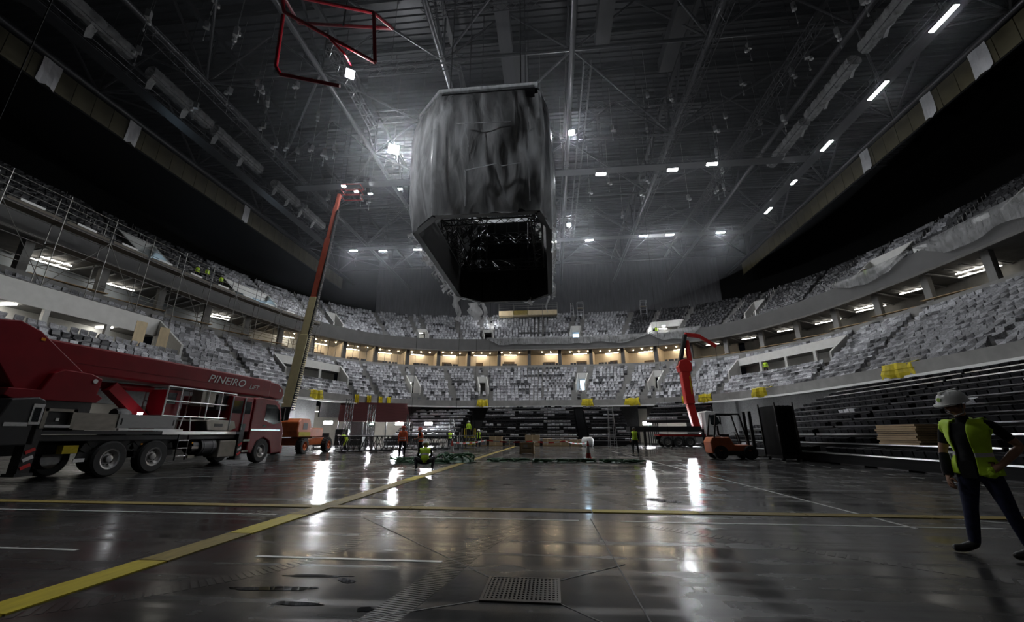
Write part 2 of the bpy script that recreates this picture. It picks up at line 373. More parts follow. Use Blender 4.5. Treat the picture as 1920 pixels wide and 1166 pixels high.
VU = [Vom(UPPER, 93.6, 93.6, 1, 4, 'small upper stand entrance above the picture centre', 'dark'), Vom(UPPER, 87.2, 87.2, 1, 5, 'narrow upper stand entrance with pale stairs right of centre', 'blue'), Vom(UPPER, 66.5, 73, 1, 5, 'wide upper stand recess with a work lamp', 'widelit'), Vom(UPPER, 43, 43, 2, 7, 'narrow upper stand entrance between concrete wedges on the right', 'dim'),
      Vom(UPPER, 14, 20, 1, 6, 'wide upper stand recess on the right', 'wide'), Vom(UPPER, 107.5, 112, 1, 4, 'wide white-beamed upper stand recess left of the cube', 'widelit'), Vom(UPPER, 136.5, 136.5, 1, 6, 'narrow upper stand entrance left of the cream boom', 'dim'), Vom(UPPER, 155, 164, 1, 5, 'wide blue-lit upper stand recess on the left', 'wideblue'),
      Vom(UPPER, 172, 175, 1, 6, 'bright blue-lit upper stand entrance on the left', 'blue'), Vom(UPPER, 180, 183, 1, 5, 'dark upper stand entrance at the left edge', 'dark'), Vom(UPPER, 3, 5, 1, 5, 'dark upper stand entrance at the right edge', 'dark')]
def tier_steps(T, name, m, holes, under=.35):
    mb = MB(); V = {}
    def vid(i, r, up):
        k = (i, r, up)
        if k not in V:
            q = T.p(TS[i], r / T.rows); q.z = lerp(T.l0[2], T.l1[2], (r if up else r - 1) / T.rows); V[k] = len(mb.v); mb.v.append(tuple(q))
        return V[k]
    for i in range(len(TS) - 1):
        for r in range(T.rows):
            if any(h.i0 <= i < h.i1 and h.r0 <= r < h.r1 for h in holes): continue
            mb.f.append((vid(i, r, 1), vid(i + 1, r, 1), vid(i + 1, r + 1, 0), vid(i, r + 1, 0))); mb.m.append(0)
            mb.f.append((vid(i, r + 1, 0), vid(i + 1, r + 1, 0), vid(i + 1, r + 1, 1), vid(i, r + 1, 1))); mb.m.append(0)
    return struct(mb.build(name, m))
tier_steps(LOWER, 'lower_seating_tier', CONC, VL)
tier_steps(UPPER, 'upper_seating_tier', CONCD, VU)
LEDGE = wallband('lower_ledge', 26.6, 42.1, 5.0, 6.05, .4, CONC, TS)
LEDGE['label'] = 'pale concrete parapet in front of the lower seating tier'
LW = mat('white_ledge_paint', (.7, .7, .68), .4, var=.05)
struct(wallband('trim_5', 26.45, 41.95, 5.02, 5.2, .2, LW, TS), 'white edge profile along the foot of the lower parapet')
# wall under the ledge (back of house), with openings towards the far end
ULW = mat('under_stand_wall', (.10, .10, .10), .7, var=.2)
t_open = [(60, 72), (118, 130), (103, 114), (140, 150), (170, 190)]
seg = []; cur = []
for t in TS:
    if any(a < t < b for a, b in t_open):
        if len(cur) > 1: seg.append(cur)
        cur = []
    else: cur.append(t)
seg.append(cur)
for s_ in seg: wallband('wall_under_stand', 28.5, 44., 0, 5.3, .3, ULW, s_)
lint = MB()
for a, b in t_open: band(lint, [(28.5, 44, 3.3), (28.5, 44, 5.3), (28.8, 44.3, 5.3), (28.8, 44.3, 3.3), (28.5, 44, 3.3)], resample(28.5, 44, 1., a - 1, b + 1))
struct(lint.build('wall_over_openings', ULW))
wallband('wall_back_of_house', 36.5, 51., 0, 5.2, .3, WHITEW, TS)
# box level
BOXF = mat('box_floor_slab', (.4, .39, .37), .7)
mb = MB(); band(mb, [(37.0, 53.1, 11.75), (37.0, 53.1, 12.9), (37.25, 53.35, 12.9), (37.25, 53.35, 12.2), (43., 59.1, 12.2), (43., 59.1, 11.75), (37., 53.1, 11.75)], TS); struct(mb.build('box_level_parapet', CONC))
mb = MB(); band(mb, [(37.3, 53.4, 15.75), (43.0, 59.1, 15.75), (43., 59.1, 16.0), (37.3, 53.4, 16.0), (37.3, 53.4, 15.75)], TS); struct(mb.build('box_level_ceiling', CONCD))
mb = MB(); band(mb, [(36.9, 53.0, 15.75), (36.8, 52.9, 17.75), (37.1, 53.2, 17.75), (38.2, 54.5, 17.2), (37.3, 53.4, 15.75), (36.9, 53.0, 15.75)], TS); struct(mb.build('upper_fascia', FASC), 'dark grey band fronting the upper seating tier')
mb = MB(); band(mb, [(36.85, 52.95, 15.6), (36.75, 52.85, 15.8), (36.95, 53.05, 15.8), (37.05, 53.15, 15.6), (36.85, 52.95, 15.6)], TS); struct(mb.build('trim_6', CONC), 'pale lower edge of the dark fascia')
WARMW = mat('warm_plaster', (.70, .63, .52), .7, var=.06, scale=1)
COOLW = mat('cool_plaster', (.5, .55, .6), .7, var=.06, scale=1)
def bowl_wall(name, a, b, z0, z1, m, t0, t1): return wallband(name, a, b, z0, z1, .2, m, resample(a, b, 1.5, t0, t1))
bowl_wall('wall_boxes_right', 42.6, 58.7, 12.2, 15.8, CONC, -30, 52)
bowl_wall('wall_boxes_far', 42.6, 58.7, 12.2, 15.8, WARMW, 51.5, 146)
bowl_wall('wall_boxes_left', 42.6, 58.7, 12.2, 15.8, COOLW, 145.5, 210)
# shell of the hall
METAL = mat('corrugated_wall_metal', (.035, .035, .038), .42, .6, var=.4, scale=1.2, stretch=(3, 3, .3))
for nm, t0, t1, m in (('wall_outer_right', -30, 58, BLACKM), ('wall_outer_far', 57.8, 122, METAL), ('wall_outer_left', 121.8, 210, BLACKM)):  # black on the side walls: dark wall plus shade of the unlit upper hall
    mb = MB(); band(mb, [(49.5, 65.5, 17), (49.5, 65.5, 37.5), (49.9, 65.9, 37.5), (49.9, 65.9, 17), (49.5, 65.5, 17)], resample(49.5, 65.5, .9, t0, t1)); struct(mb.build(nm, m))
# ceiling: ribbed steel deck
DECK = mat('roof_deck_metal', (.022, .022, .024), .36, .5, var=.3, scale=.6)
mb = MB(); yy = -16.
while yy < 86:
    for k, (d0, d1, za, zb) in enumerate(((0, .22, 37., 37.), (.22, .30, 37., 37.12), (.30, .52, 37.12, 37.12), (.52, .60, 37.12, 37.))):
        mb.add([(-54, yy + d0, za), (52, yy + d0, za), (52, yy + d1, zb), (-54, yy + d1, zb)], [(0, 1, 2, 3)])
    yy += .6
struct(mb.build('ceiling', DECK), 'ribbed dark steel roof deck')
struct(MB().b2((-54, -16, 37.3), (52, 86, 37.5)).build('roof_slab', CONCD))

# ------------------------------------------------------------------ roof steelwork
TX = [-40.3 + 10.67 * k for k in range(8)]; TY = [-6.5 + 10.7 * k for k in range(9)]
NTH = ['first', 'second', 'third', 'fourth', 'fifth', 'sixth', 'seventh', 'eighth']
for i, tx in enumerate(TX):
    outer = i in (0, 7); zl = 31.
    e = thing('roof_truss', '%s of the eight long tubular steel roof trusses counted from the left' % NTH[i], 'truss', (tx, 0, zl), group='long roof trusses')
    y0 = TY[0]; y1 = 79.
    bar('lower_chord', (0, y0, 0), (0, y1, 0), .3 if outer else .24, STEELL, e, 12)
    sbar('upper_chord', (0, y0, 5.), (0, y1, 5.), .4, .4, STEEL, e)
    for k in range(8):
        a, b = TY[k], min(TY[k + 1], 79.); m = (a + b) / 2
        bar('diagonal', (0, a, 0), (0, m, 5.), .12, STEELL, e, 8); bar('diagonal', (0, m, 5.), (0, b, 0), .12, STEELL, e, 8)
        bar('vertical', (0, b, 0), (0, b, 5), .09, STEEL, e, 6)
for j, ty in enumerate(TY):
    if ty > 78: continue
    e = thing('roof_cross_bracing', 'line of tubular cross braces between the roof trusses, %s from the camera' % NTH[j], 'brace', (0, ty, 31), group='cross bracing lines')
    for k in range(7):
        a, b = TX[k], TX[k + 1]
        bar('cross_tube', (a, 0, .1), (b, 0, .1), .15, STEELL, e, 8)
        if ty < 68:
            m = (a + b) / 2
            if k % 2 == 0: bar('diagonal_tube', (a, 0, .1), (b, 10.7, .1), .10, STEELL, e, 8)
            else: bar('diagonal_tube', (b, 0, .1), (a, 10.7, .1), .10, STEELL, e, 8)
        bar('rising_tube', (a, 0, 0), ((a + b) / 2, 0, 4.8), .09, STEELL, e, 6); bar('rising_tube', (b, 0, 0), ((a + b) / 2, 0, 4.8), .09, STEELL, e, 6)
me = MB().b2((-52, -.12, -.02), (50, .12, .02)).b2((-52, -.02, 0), (50, .02, .55)).b2((-52, -.12, .53), (50, .12, .57)).mesh('roof_purlin', STEEL)
for k in range(20):
    o = link('roof_purlin', me, None, (0, -8 + k * 4.6, 36.3)); tag(o, 'dark I-section purlin crossing under the roof deck', 'purlin', 'roof purlins')
# perimeter panels under the outer trusses, some covered by white sheets
OCHRE = mat('ochre_board', (.075, .065, .035), .6, var=.3, scale=1)
SHEET = mat('white_paper_sheet', (.6, .6, .62), .6, var=.05)
for side, tx, lab in ((-1, TX[0], 'left'), (1, TX[7], 'right')):
    e = thing('perimeter_panel_run', 'row of dark ochre boards hung under the outermost %s roof truss' % lab, 'panels', (tx, 0, 28.4), group='perimeter panel rows')
    y = 4.
    k = 0
    while y < 70:
        block('board', (-.04, y, 0), (.04, y + 1.5, 2.1), OCHRE, e); y += 1.55; k += 1
    sbar('rail', (0, 3, -.1), (0, 71, -.1), .1, .12, STEEL, e)
for x, y, s_, lab in ((TX[0] + .12, 21.6, 1.3, 'white sheet taped to the ochre boards nearest the left edge'), (TX[0] + .12, 28.6, 1.1, 'torn white sheet on the left ochre boards, second from the camera'),
                      (TX[0] + .12, 44., 1., 'small white sheet on the left ochre boards near the lifting boom'), (TX[7] - .12, 40., 1.2, 'white sheet hanging on the right ochre boards'),
                      (TX[7] - .12, 32.4, 1.1, 'white sheet on the right ochre boards nearer the camera'), (TX[7] - .12, 27.6, 1.4, 'torn white sheet at the upper right edge of the roof')):
    mb = MB(); n = 5
    for i in range(n):
        for j in range(n): mb.v.append((.05 * math.sin(i * 1.7 + j), s_ * i / (n - 1), 2.3 - 2.3 * j / (n - 1) + .12 * math.sin(i * 2.1 + y) * (j == n - 1)))
    mb.f = [(i * n + j, (i + 1) * n + j, (i + 1) * n + j + 1, i * n + j + 1) for i in range(n - 1) for j in range(n - 1)]; mb.m = [0] * len(mb.f)
    o = mb.build('paper_sheet', SHEET); o.location = (x, y, 28.35); tag(o, lab, 'sheet', 'white sheets on the roof boards')
    sm = o.modifiers.new('solid', 'SOLIDIFY'); sm.thickness = .01
# lattice rigging trusses
LACE = {}
def lattice(p0, p1, s, label, group, m=STEELL, name='rigging_truss', hang=False):
    p0, p1 = Vector(p0), Vector(p1); d = p1 - p0; l = d.length
    e = thing(name, label, 'truss', p0, 0, group); e.rotation_euler = d.to_track_quat('X', 'Z').to_euler()
    for a in (-1, 1):
        for b in (-1, 1): bar('chord', (0, a * s / 2, b * s / 2), (l, a * s / 2, b * s / 2), .035, m, e, 5)
    key = (round(l, 1), s, m.name)
    if key not in LACE:
        mb = MB(); n = max(2, int(l / s)); st = l / n
        for k in range(n):
            x0, x1 = k * st, (k + 1) * st; u = s / 2
            if k % 2: x0, x1 = x1, x0
            for q in (((x0, -u, -u), (x1, -u, u)), ((x0, u, -u), (x1, u, u)), ((x0, -u, -u), (x1, u, -u)), ((x0, -u, u), (x1, u, u))): mb.cyl(q[0], q[1], .022, n=4, cap=False)
        LACE[key] = mb.mesh('lacing', m)
    link('lacing', LACE[key], e)
    if hang:
        inv = e.rotation_euler.to_matrix().inverted()
        for k in range(int(l / 9) + 2):
            x = l * (k + .5) / (int(l / 9) + 2); w0 = e.rotation_euler.to_matrix() @ Vector((x, 0, s / 2)) + p0
            bar('hanger', inv @ (w0 - p0), inv @ (Vector((w0.x, w0.y, 37.)) - p0), .02, STEEL, e, 4)
    return e
GG = 'lattice rigging trusses'
for p0, p1, s_, lab in (((4, 31, 30), (13, 31, 30), .7, 'lattice rigging truss high above the cube, right of centre'), ((4, 35, 30), (13, 35, 30), .7, 'lattice rigging truss hung right of centre, second line from the camera'),
                        ((4, 40, 29.6), (13, 40, 29.6), .7, 'lattice rigging truss beside the near right row of roof lamps'), ((13, 22, 30.4), (13, 52, 30.4), .8, 'long lattice truss running to the far end right of centre'),
                        ((3.6, 26, 30), (3.6, 58, 30), .6, 'long lattice truss running to the far end near the picture centre'), ((-14, 24, 29), (-6, 24, 29), .7, 'lattice truss glaring beside the brightest floodlight'),
                        ((-15.5, 29, 29), (-9.5, 29, 29), .7, 'lattice truss beside the second brightest floodlight'), ((-16, 22, 29.2), (-16, 30, 28.8), .6, 'short lattice truss left of the cube pointing down the hall'),
                        ((-22, 44, 28.6), (-14, 44, 28.6), .7, 'lattice truss above the tip of the lifting boom'), ((8, 20, 31.5), (17, 20, 31.5), .7, 'lattice truss near the top right of the roof'), ((-9, 22, 32), (0, 22, 32), .7, 'lattice truss straight above the wrapped cube'),
                        ((-29, 20, 30), (-29, 50, 30), .7, 'long lattice truss over the left stand'), ((20, 24, 30), (20, 52, 30), .7, 'long lattice truss over the right stand'), ((-8, 48, 29), (6, 48, 29), .7, 'lattice truss behind the wrapped cube')):
    lattice(p0, p1, s_, lab, GG, hang=True)
# wrapped trusses (covered in polythene)
for k, (x, y0, y1, lab) in enumerate(((24.6, 13.5, 20.5, 'nearest the camera on the right'), (24.6, 21.2, 26.5, 'second on the right'), (24.6, 27.5, 33.5, 'third on the right'), (24.6, 34.2, 40.5, 'farthest on the right'),
                                 (-32, 15, 21.5, 'nearest the camera on the left'), (-32, 23, 29, 'second on the left'), (-32, 29.6, 36, 'third on the left'), (-32, 38.5, 43, 'fourth on the left'), (-32, 43.6, 49, 'farthest on the left'))):
    e = lattice((x, y0, 29.7), (x, y1, 29.7), .75, 'rigging truss wrapped in white polythene, %s' % lab, 'polythene wrapped roof trusses', STEELL, 'wrapped_truss', True)
    l = y1 - y0; mb = MB(); n = 18; q = 8
    for i in range(n + 1):
        for j in range(q):
            a = 2 * math.pi * j / q + math.pi / 8; r = .58 + .05 * math.sin(i * 2.3 + j * 1.7 + k) - .05 * (i % 3 == 0)
            mb.v.append((l * i / n, r * math.cos(a), r * math.sin(a)))
    mb.f = [(i * q + j, i * q + (j + 1) % q, (i + 1) * q + (j + 1) % q, (i + 1) * q + j) for i in range(n) for j in range(q)]; mb.m = [0] * len(mb.f)
    mb.build('polythene_wrap', FILM2, e, smooth=True)
    for ex in (.1, l * .55): # loose tail
        mb = MB(); mb.add([(ex, -.2, -.5), (ex + .5, -.1, -.5), (ex + .55, .25, -1.2), (ex + .15, .3, -1.5), (ex, .1, -.9)], [(0, 1, 2, 3, 4)]); mb.build('loose_tail', FILM2, e)
# catwalks with handrails
def catwalk(p0, p1, label, w=1.1):
    p0, p1 = Vector(p0), Vector(p1); d = p1 - p0; l = d.length
    e = thing('catwalk', label, 'catwalk', p0, math.atan2(d.y, d.x), 'roof catwalks')
    block('deck', (0, -w / 2, 0), (l, w / 2, .06), STEELL, e)
    for s_ in (-1, 1):
        for z in (.55, 1.1): bar('handrail', (0, s_ * w / 2, z), (l, s_ * w / 2, z), .03, STEELL, e, 5)
        n = int(l / 2.2)
        for k in range(n + 1): bar('post', (l * k / n, s_ * w / 2, 0), (l * k / n, s_ * w / 2, 1.1), .025, STEELL, e, 5)
    n = int(l / 5)
    for k in range(n + 1): bar('hanger', (l * k / n, 0, 1.1), (l * k / n, 0, 7.), .03, STEEL, e, 4)
catwalk((-29, 38.4, 28.6), (-8, 38.4, 28.6), 'catwalk crossing left of the cube with lamps below'); catwalk((1, 38.4, 28.6), (27, 38.4, 28.6), 'catwalk carrying the near right row of lamps')
catwalk((-30, 54.4, 28.6), (28, 54.4, 28.6), 'catwalk carrying the far row of lamps across the hall'); catwalk((27.6, 12, 28.6), (27.6, 54, 28.6), 'catwalk carrying the tube lamps along the right stand')
catwalk((-33.5, 12, 28.6), (-33.5, 54, 28.6), 'unlit catwalk along the left stand'); catwalk((-3.1, 16, 32.6), (-3.1, 60, 32.6), 'high catwalk over the middle of the hall')
# ------------------------------------------------------------------ roof lamps
LENS = {}
def floodlight(pos, aim, w, h, m, label, group='roof lamps', name='floodlight', hang=0.):
    pos = (pos[0], snap(pos[1]), pos[2]) if hang else pos; e = thing(name, label, 'lamp', pos, 0, group); d = Vector(aim) - Vector(pos)
    if abs(d.x) + abs(d.y) > .2: e.rotation_euler = d.to_track_quat('-Z', 'Y').to_euler()
    block('housing', (-w / 2 - .03, -h / 2 - .03, .03), (w / 2 + .03, h / 2 + .03, .2), BLACKP, e)
    block('lens', (-w / 2, -h / 2, -.02), (w / 2, h / 2, .028), m, e)
    for s_ in (-1, 1): sbar('bracket_arm', (s_ * (w / 2 + .06), 0, .1), (s_ * (w / 2 + .06), 0, .7), .03, .06, STEEL, e)
    sbar('bracket_bar', (-w / 2 - .08, 0, .7), (w / 2 + .08, 0, .7), .06, .03, STEEL, e)
    if hang:
        inv = e.rotation_euler.to_matrix().inverted(); bar('hanging_pole', (0, 0, .7), inv @ Vector((0, 0, hang)), .03, STEEL, e, 5)
    return e
floodlight((-8.48, 13.3, 16.5), (-2, 4, 6), .32, .32, LITB, 'brightest starlike floodlight left of the wrapped cube')
floodlight((-14.8, 32.3, 28), (-5, 14, 4), .95, .8, LITB, 'second brightest floodlight just left of the cube', hang=9.0)
floodlight((2.46, 31.4, 28), (0, 12, 0), .5, .4, LITB, 'glaring small floodlight right of the cube top', hang=9.0)
floodlight((2.84, 48.7, 28), (0, 30, 0), .45, .4, LITB, 'glaring small floodlight right of the cube foot', hang=9.0)
row = [((5.86, 38.0), 'under the near catwalk, first right of the cube'), ((13.3, 37.9), 'under the near catwalk, second right of the cube'), ((17.1, 37.7), 'under the near catwalk, third right of the cube'),
       ((.65, 54.), 'under the far catwalk, touching the cube edge'), ((5.9, 53.7), 'under the far catwalk, first clear right of the cube'), ((13.4, 53.3), 'under the far catwalk, second right of the cube'), ((17., 53.2), 'under the far catwalk, third right of the cube'), ((23.8, 53.), 'under the far catwalk, rightmost'),
       ((-29.5, 54.), 'under the far catwalk, leftmost'), ((-25.1, 54.1), 'under the far catwalk, second from the left'), ((-19.7, 54.2), 'under the far catwalk, just left of the cube'),
       ((-22.7, 37.7), 'above the tip of the lifting boom'), ((-21.8, 39.), 'small, right of the boom tip'), ((-20.4, 39.1), 'small, second right of the boom tip'), ((-16.6, 39.), 'small, against the left edge of the cube film')]
for (x, y), lab in row:
    small = lab.startswith('small') or 'tip of' in lab
    floodlight((x, y, 28), (x, y + (5 if y > 50 else -6), 0), .45 if small else 1.05, .25 if small else .34, LITW if y > 50 else LITN, 'rectangular LED lamp ' + lab, hang=9.0)
for (x, y, l), lab in (((26.9, 23.1, 1.9), 'nearest the camera'), ((27.06, 29.2, 1.9), 'second from the camera'), ((27.1, 35.7, 1.5), 'third from the camera'), ((27.3, 41.5, .8), 'fourth from the camera'), ((27.5, 47.8, 1.4), 'farthest from the camera')):
    e = floodlight((x, y, 28), (x, y, 0), .3, l, LITN, 'long tube lamp along the right catwalk, ' + lab, 'tube lamps of the right catwalk', 'tube_lamp', 9.0)
# rigging hoists and coiled cables on the steelwork
hv = []
for rod in (4.9, 6.3, 7.6):
    hv.append((rod, MB().box((0, 0, -.35), (.32, .28, .6)).cyl((0, 0, -.05), (0, 0, rod), .009, n=4).cyl((0, 0, -1.7), (0, 0, -.6), .015, n=5).box((0, 0, -1.75), (.12, .06, .22)).lathe([(.05, -.95), (.16, -.9), (.13, -.62), (.04, -.6)], (.25, 0, 0), 8).mesh('chain_hoist', ALU)))
rh = random.Random(11); spots = []
while len(spots) < 64:
    side = rh.random()
    if side < .45: x = rh.uniform(-31, -22); y = rh.uniform(18, 46)
    elif side < .85: x = rh.uniform(16, 25); y = rh.uniform(18, 48)
    else: x = rh.uniform(-4, 14); y = rh.uniform(29, 52)
    if any(abs(x - a) + abs(y - b) < 1.1 for a, b in spots) or min(abs(x - t) for t in TX) < .6 or min(abs(y - t) for t in (38.4, 54.4)) < 1 or min(abs(x - t) for t in (24.6, -32, 13, 3.6, -29, 20, -5)) < .9: continue
    y = snap(y); spots.append((x, y)); rod, hm = rh.choice(hv)
    o = link('chain_hoist', hm, None, (x, y, 37.0 - rod), (0, 0, rh.uniform(0, 6.2)))
    zone = 'left' if x < -15 else ('right' if x > 15 else 'middle')
    tag(o, 'small chain hoist hanging from the %s part of the roof' % zone, 'hoist', 'chain hoists in the %s of the roof' % zone)
# suspended speaker/black boxes over the centre
for k, (x, y, lab) in enumerate(((-2, 30, 'long black hanging box nearest above the cube'), (5, 24, 'long black hanging box right of the cube top'), (11, 27, 'black hanging box right of centre under the deck'))):
    e = thing('hanging_acoustic_box', lab, 'box', (x, y, 32.6), 0, 'black boxes in the roof')
    block('body', (-.6, -3, 0), (.6, 3, 1.2), BLACKP, e)
    for s_ in (-1, 1): bar('hanger', (0, s_ * 2.5, 1.2), (0, s_ * 2.5, 4), .03, STEEL, e, 5)

# ------------------------------------------------------------------ stand entrances (vomitories)
def wedge(mb, p0, p1, b0, t0, b1, t1, th=.18):
    p0, p1 = Vector(p0), Vector(p1); d = (p1 - p0); d.z = 0; s = Vector((-d.y, d.x, 0)).normalized() * th / 2
    def q(p, z): return Vector((p.x, p.y, z))
    vs = [q(p0, b0) - s, q(p0, b0) + s, q(p0, t0) + s, q(p0, t0) - s, q(p1, b1) - s, q(p1, b1) + s, q(p1, t1) + s, q(p1, t1) - s]
    mb.add(vs, [(0, 1, 2, 3), (4, 7, 6, 5), (0, 4, 5, 1), (1, 5, 6, 2), (2, 6, 7, 3), (3, 7, 4, 0)]); return mb
BLUELIT = mat('glowing_blue_wall', (.5, .7, 1), .5, emit=14, ecol=(.55, .78, 1))  # makes entrance back walls glow, in place of blue light falling there
WHITELIT = mat('lit_corridor_lamp', (1, 1, 1), .5, emit=60, ecol=(1, .97, .9))
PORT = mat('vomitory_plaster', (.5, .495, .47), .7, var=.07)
nv = 8
for V in VL + VU:
    T = V.T; F0, F1 = T.p(TS[V.i0], V.r0 / T.rows), T.p(TS[V.i1], V.r0 / T.rows); B0, B1 = T.p(TS[V.i0], V.r1 / T.rows), T.p(TS[V.i1], V.r1 / T.rows)
    zf = F0.z; zb = B0.z; o = T.dirs(TS[(V.i0 + V.i1) // 2]); wide = V.style.startswith('wide')
    e = struct(empty('stand_entrance', (0, 0, 0)), V.label)
    for a, b in ((F0, B0), (F1, B1)): wedge(MB(), a, b, zf - .3, zf + 1.0, zf - .3, zb + .95).build('side_wall', PORT, e)
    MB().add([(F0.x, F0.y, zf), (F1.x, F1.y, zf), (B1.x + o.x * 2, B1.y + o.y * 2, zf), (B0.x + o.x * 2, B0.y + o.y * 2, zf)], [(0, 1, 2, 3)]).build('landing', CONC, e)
    n = max(1, round((B1 - B0).length / 4.2)) if wide else 1
    top = max(zb + .95, zf + 2.6); zl = zf + 2.15
    wedge(MB(), B0, B1, zl, top, zl, top, .2).build('lintel', WHITEW if wide else PORT, e)
    for k in range(n + 1):
        c = B0.lerp(B1, k / n); d = (B1 - B0).normalized(); w = .35
        wedge(MB(), c - d * w / 2, c + d * w / 2, zf, zl, zf, zl, .25).build('pier', PORT, e)
    G0, G1 = B0 + o * 2, B1 + o * 2
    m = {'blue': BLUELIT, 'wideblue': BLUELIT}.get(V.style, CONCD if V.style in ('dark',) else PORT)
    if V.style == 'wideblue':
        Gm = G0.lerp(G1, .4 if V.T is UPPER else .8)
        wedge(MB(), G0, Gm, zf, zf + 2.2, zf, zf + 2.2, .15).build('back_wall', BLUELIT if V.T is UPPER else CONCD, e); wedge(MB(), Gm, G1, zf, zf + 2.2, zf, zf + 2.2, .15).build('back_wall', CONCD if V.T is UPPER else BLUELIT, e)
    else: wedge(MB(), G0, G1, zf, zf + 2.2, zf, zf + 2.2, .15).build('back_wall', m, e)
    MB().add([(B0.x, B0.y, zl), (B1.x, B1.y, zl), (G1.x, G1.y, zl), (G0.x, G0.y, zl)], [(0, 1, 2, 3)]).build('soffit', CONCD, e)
    if V.style in ('lit', 'widelit'):
      for fr_ in ((.5,) if V.style == 'lit' else ((.15, .4, .65, .9) if V.T is LOWER else (.7,))):
        c = B0.lerp(B1, fr_) + o * .9; wl = .3 if V.style == 'lit' else .7
        block('corridor_lamp', (c.x - wl, c.y - .12, zl - .1), (c.x + wl, c.y + .12, zl - .03), WHITELIT, e)

# ------------------------------------------------------------------ seats
PROF = [(-.05, .02), (-.34, .36), (-.28, .46), (-.06, .58), (-.02, .84), (.1, .85), (.1, .02)]
def seat_mesh(mb, M, rnd, jit=.05, w=.24):
    n = len(PROF); vs = []
    for sx in (-1, 1):
        for y, z in PROF:
            v = Vector((sx * w * (1 - .12 * (z > .5)) + rnd.uniform(-jit, jit) * .5, y + rnd.uniform(-jit, jit), z + rnd.uniform(-jit, jit) * (z > .1))); vs.append(M @ v if M else v)
    mb.add(vs, [tuple(range(n)), tuple(range(2 * n - 1, n - 1, -1))] + [(k, n + k, n + (k + 1) % n, (k + 1) % n) for k in range(n)])
rnd = random.Random(3)
def aisle_ts(voms, extra): return [((TS[v.i0] + TS[v.i1]) / 2, v) for v in voms]
EX_L = [12, 59, 78, 104, 131, 166]; EX_U = [10, 31, 52, 80, 100, 122, 146, 168, 190]
cinv = Matrix.Translation(cam.location) @ cam.rotation_euler.to_matrix().to_4x4(); cinv.invert()
def inframe(p):
    q = cinv @ p
    return q.z < -1 and abs(q.x / q.z) < 960 / 760 + .02 and abs(q.y / q.z) < 583 / 760
def place_seats(T, voms, extra, style):
    out = []
    for r in range(T.rows):
        k = (r + .45) / T.rows; zr = lerp(T.l0[2], T.l1[2], r / T.rows)
        a, b = lerp(T.l0[0], T.l1[0], k), lerp(T.l0[1], T.l1[1], k)
        for t in resample(a, b, .53, -22., 202.):
            p = outl(a, b, t); p.z = zr
            if any(h.r0 - .5 <= r < h.r1 + .2 and TS[h.i0] - .3 <= t <= TS[h.i1] + .3 for h in voms): continue
            hit_ = False
            for h in voms:
                wide_ = (h.i1 - h.i0) > 2
                for tt in ((TS[h.i0], TS[h.i1]) if wide_ else (TS[h.i0], TS[h.i1])):
                    q = outl(a, b, tt)
                    if (q - outl(a, b, t)).length < (.55 if not wide_ else .5): hit_ = True
            for tt in extra:
                if (outl(a, b, tt) - outl(a, b, t)).length < .5: hit_ = True
            if hit_: continue
            o = T.dirs(t); out.append((t, r, p, math.atan2(o.y, o.x) - math.pi / 2))
    return out
sl = place_seats(LOWER, VL, EX_L, 0); su = place_seats(UPPER, VU, EX_U, 0)
cl = cam.location
vis = sorted((s_ for s_ in sl if inframe(s_[2] + Vector((0, 0, .4))) and (s_[2].x > 5 or s_[2].z > 7)), key=lambda s_: (s_[2] - cl).length)[:300]
vid_ = set(id(s_) for s_ in vis)
sv = []
for k in range(4):
    mb = MB(); seat_mesh(mb, None, random.Random(20 + k), .085); sv.append(mb.mesh('wrapped_seat', WRAPO))
for t, r, p, rz in vis:
    o = link('stadium_seat', sv[rnd.randrange(4)], None, p, (0, 0, rz + rnd.uniform(-.05, .05)))
    right = p.x > 0
    tag(o, 'plastic-wrapped grey seat in the near part of the %s lower stand' % ('right' if right else 'left'), 'seat', 'wrapped seats of the near %s stand' % ('right' if right else 'left'))
mw, md = MB(), MB()
for s_ in sl:
    if id(s_) in vid_: continue
    t, r, p, rz = s_; M = Matrix.Translation(p) @ Matrix.Rotation(rz, 4, 'Z')
    dk = noise.noise(Vector((t * .35, r * .9, 3))) > .34 or rnd.random() < .03
    seat_mesh(md if dk else mw, M, rnd)
tag(mw.build('wrapped_seats', WRAP), 'rows of grey plastic-wrapped seats filling the lower stand', 'seats', kind='stuff')
tag(md.build('bare_seats', DARKSEAT), 'scattered bare black seats among the wrapped seats of the lower stand', 'seats', kind='stuff')
mw, md = MB(), MB()
for t, r, p, rz in su:
    M = Matrix.Translation(p) @ Matrix.Rotation(rz, 4, 'Z')
    wrapd = 79 < t < 164 or (24 > t > 12 and r > 6)
    if wrapd and noise.noise(Vector((t * .3, r * .8, 9))) > .38: wrapd = False
    seat_mesh(mw if wrapd else md, M, rnd)
tag(mw.build('wrapped_seats', WRAP), 'rows of grey plastic-wrapped seats in the upper stand', 'seats', kind='stuff')
tag(md.build('bare_seats', DARKSEAT), 'rows of bare black seats in the upper stand', 'seats', kind='stuff')

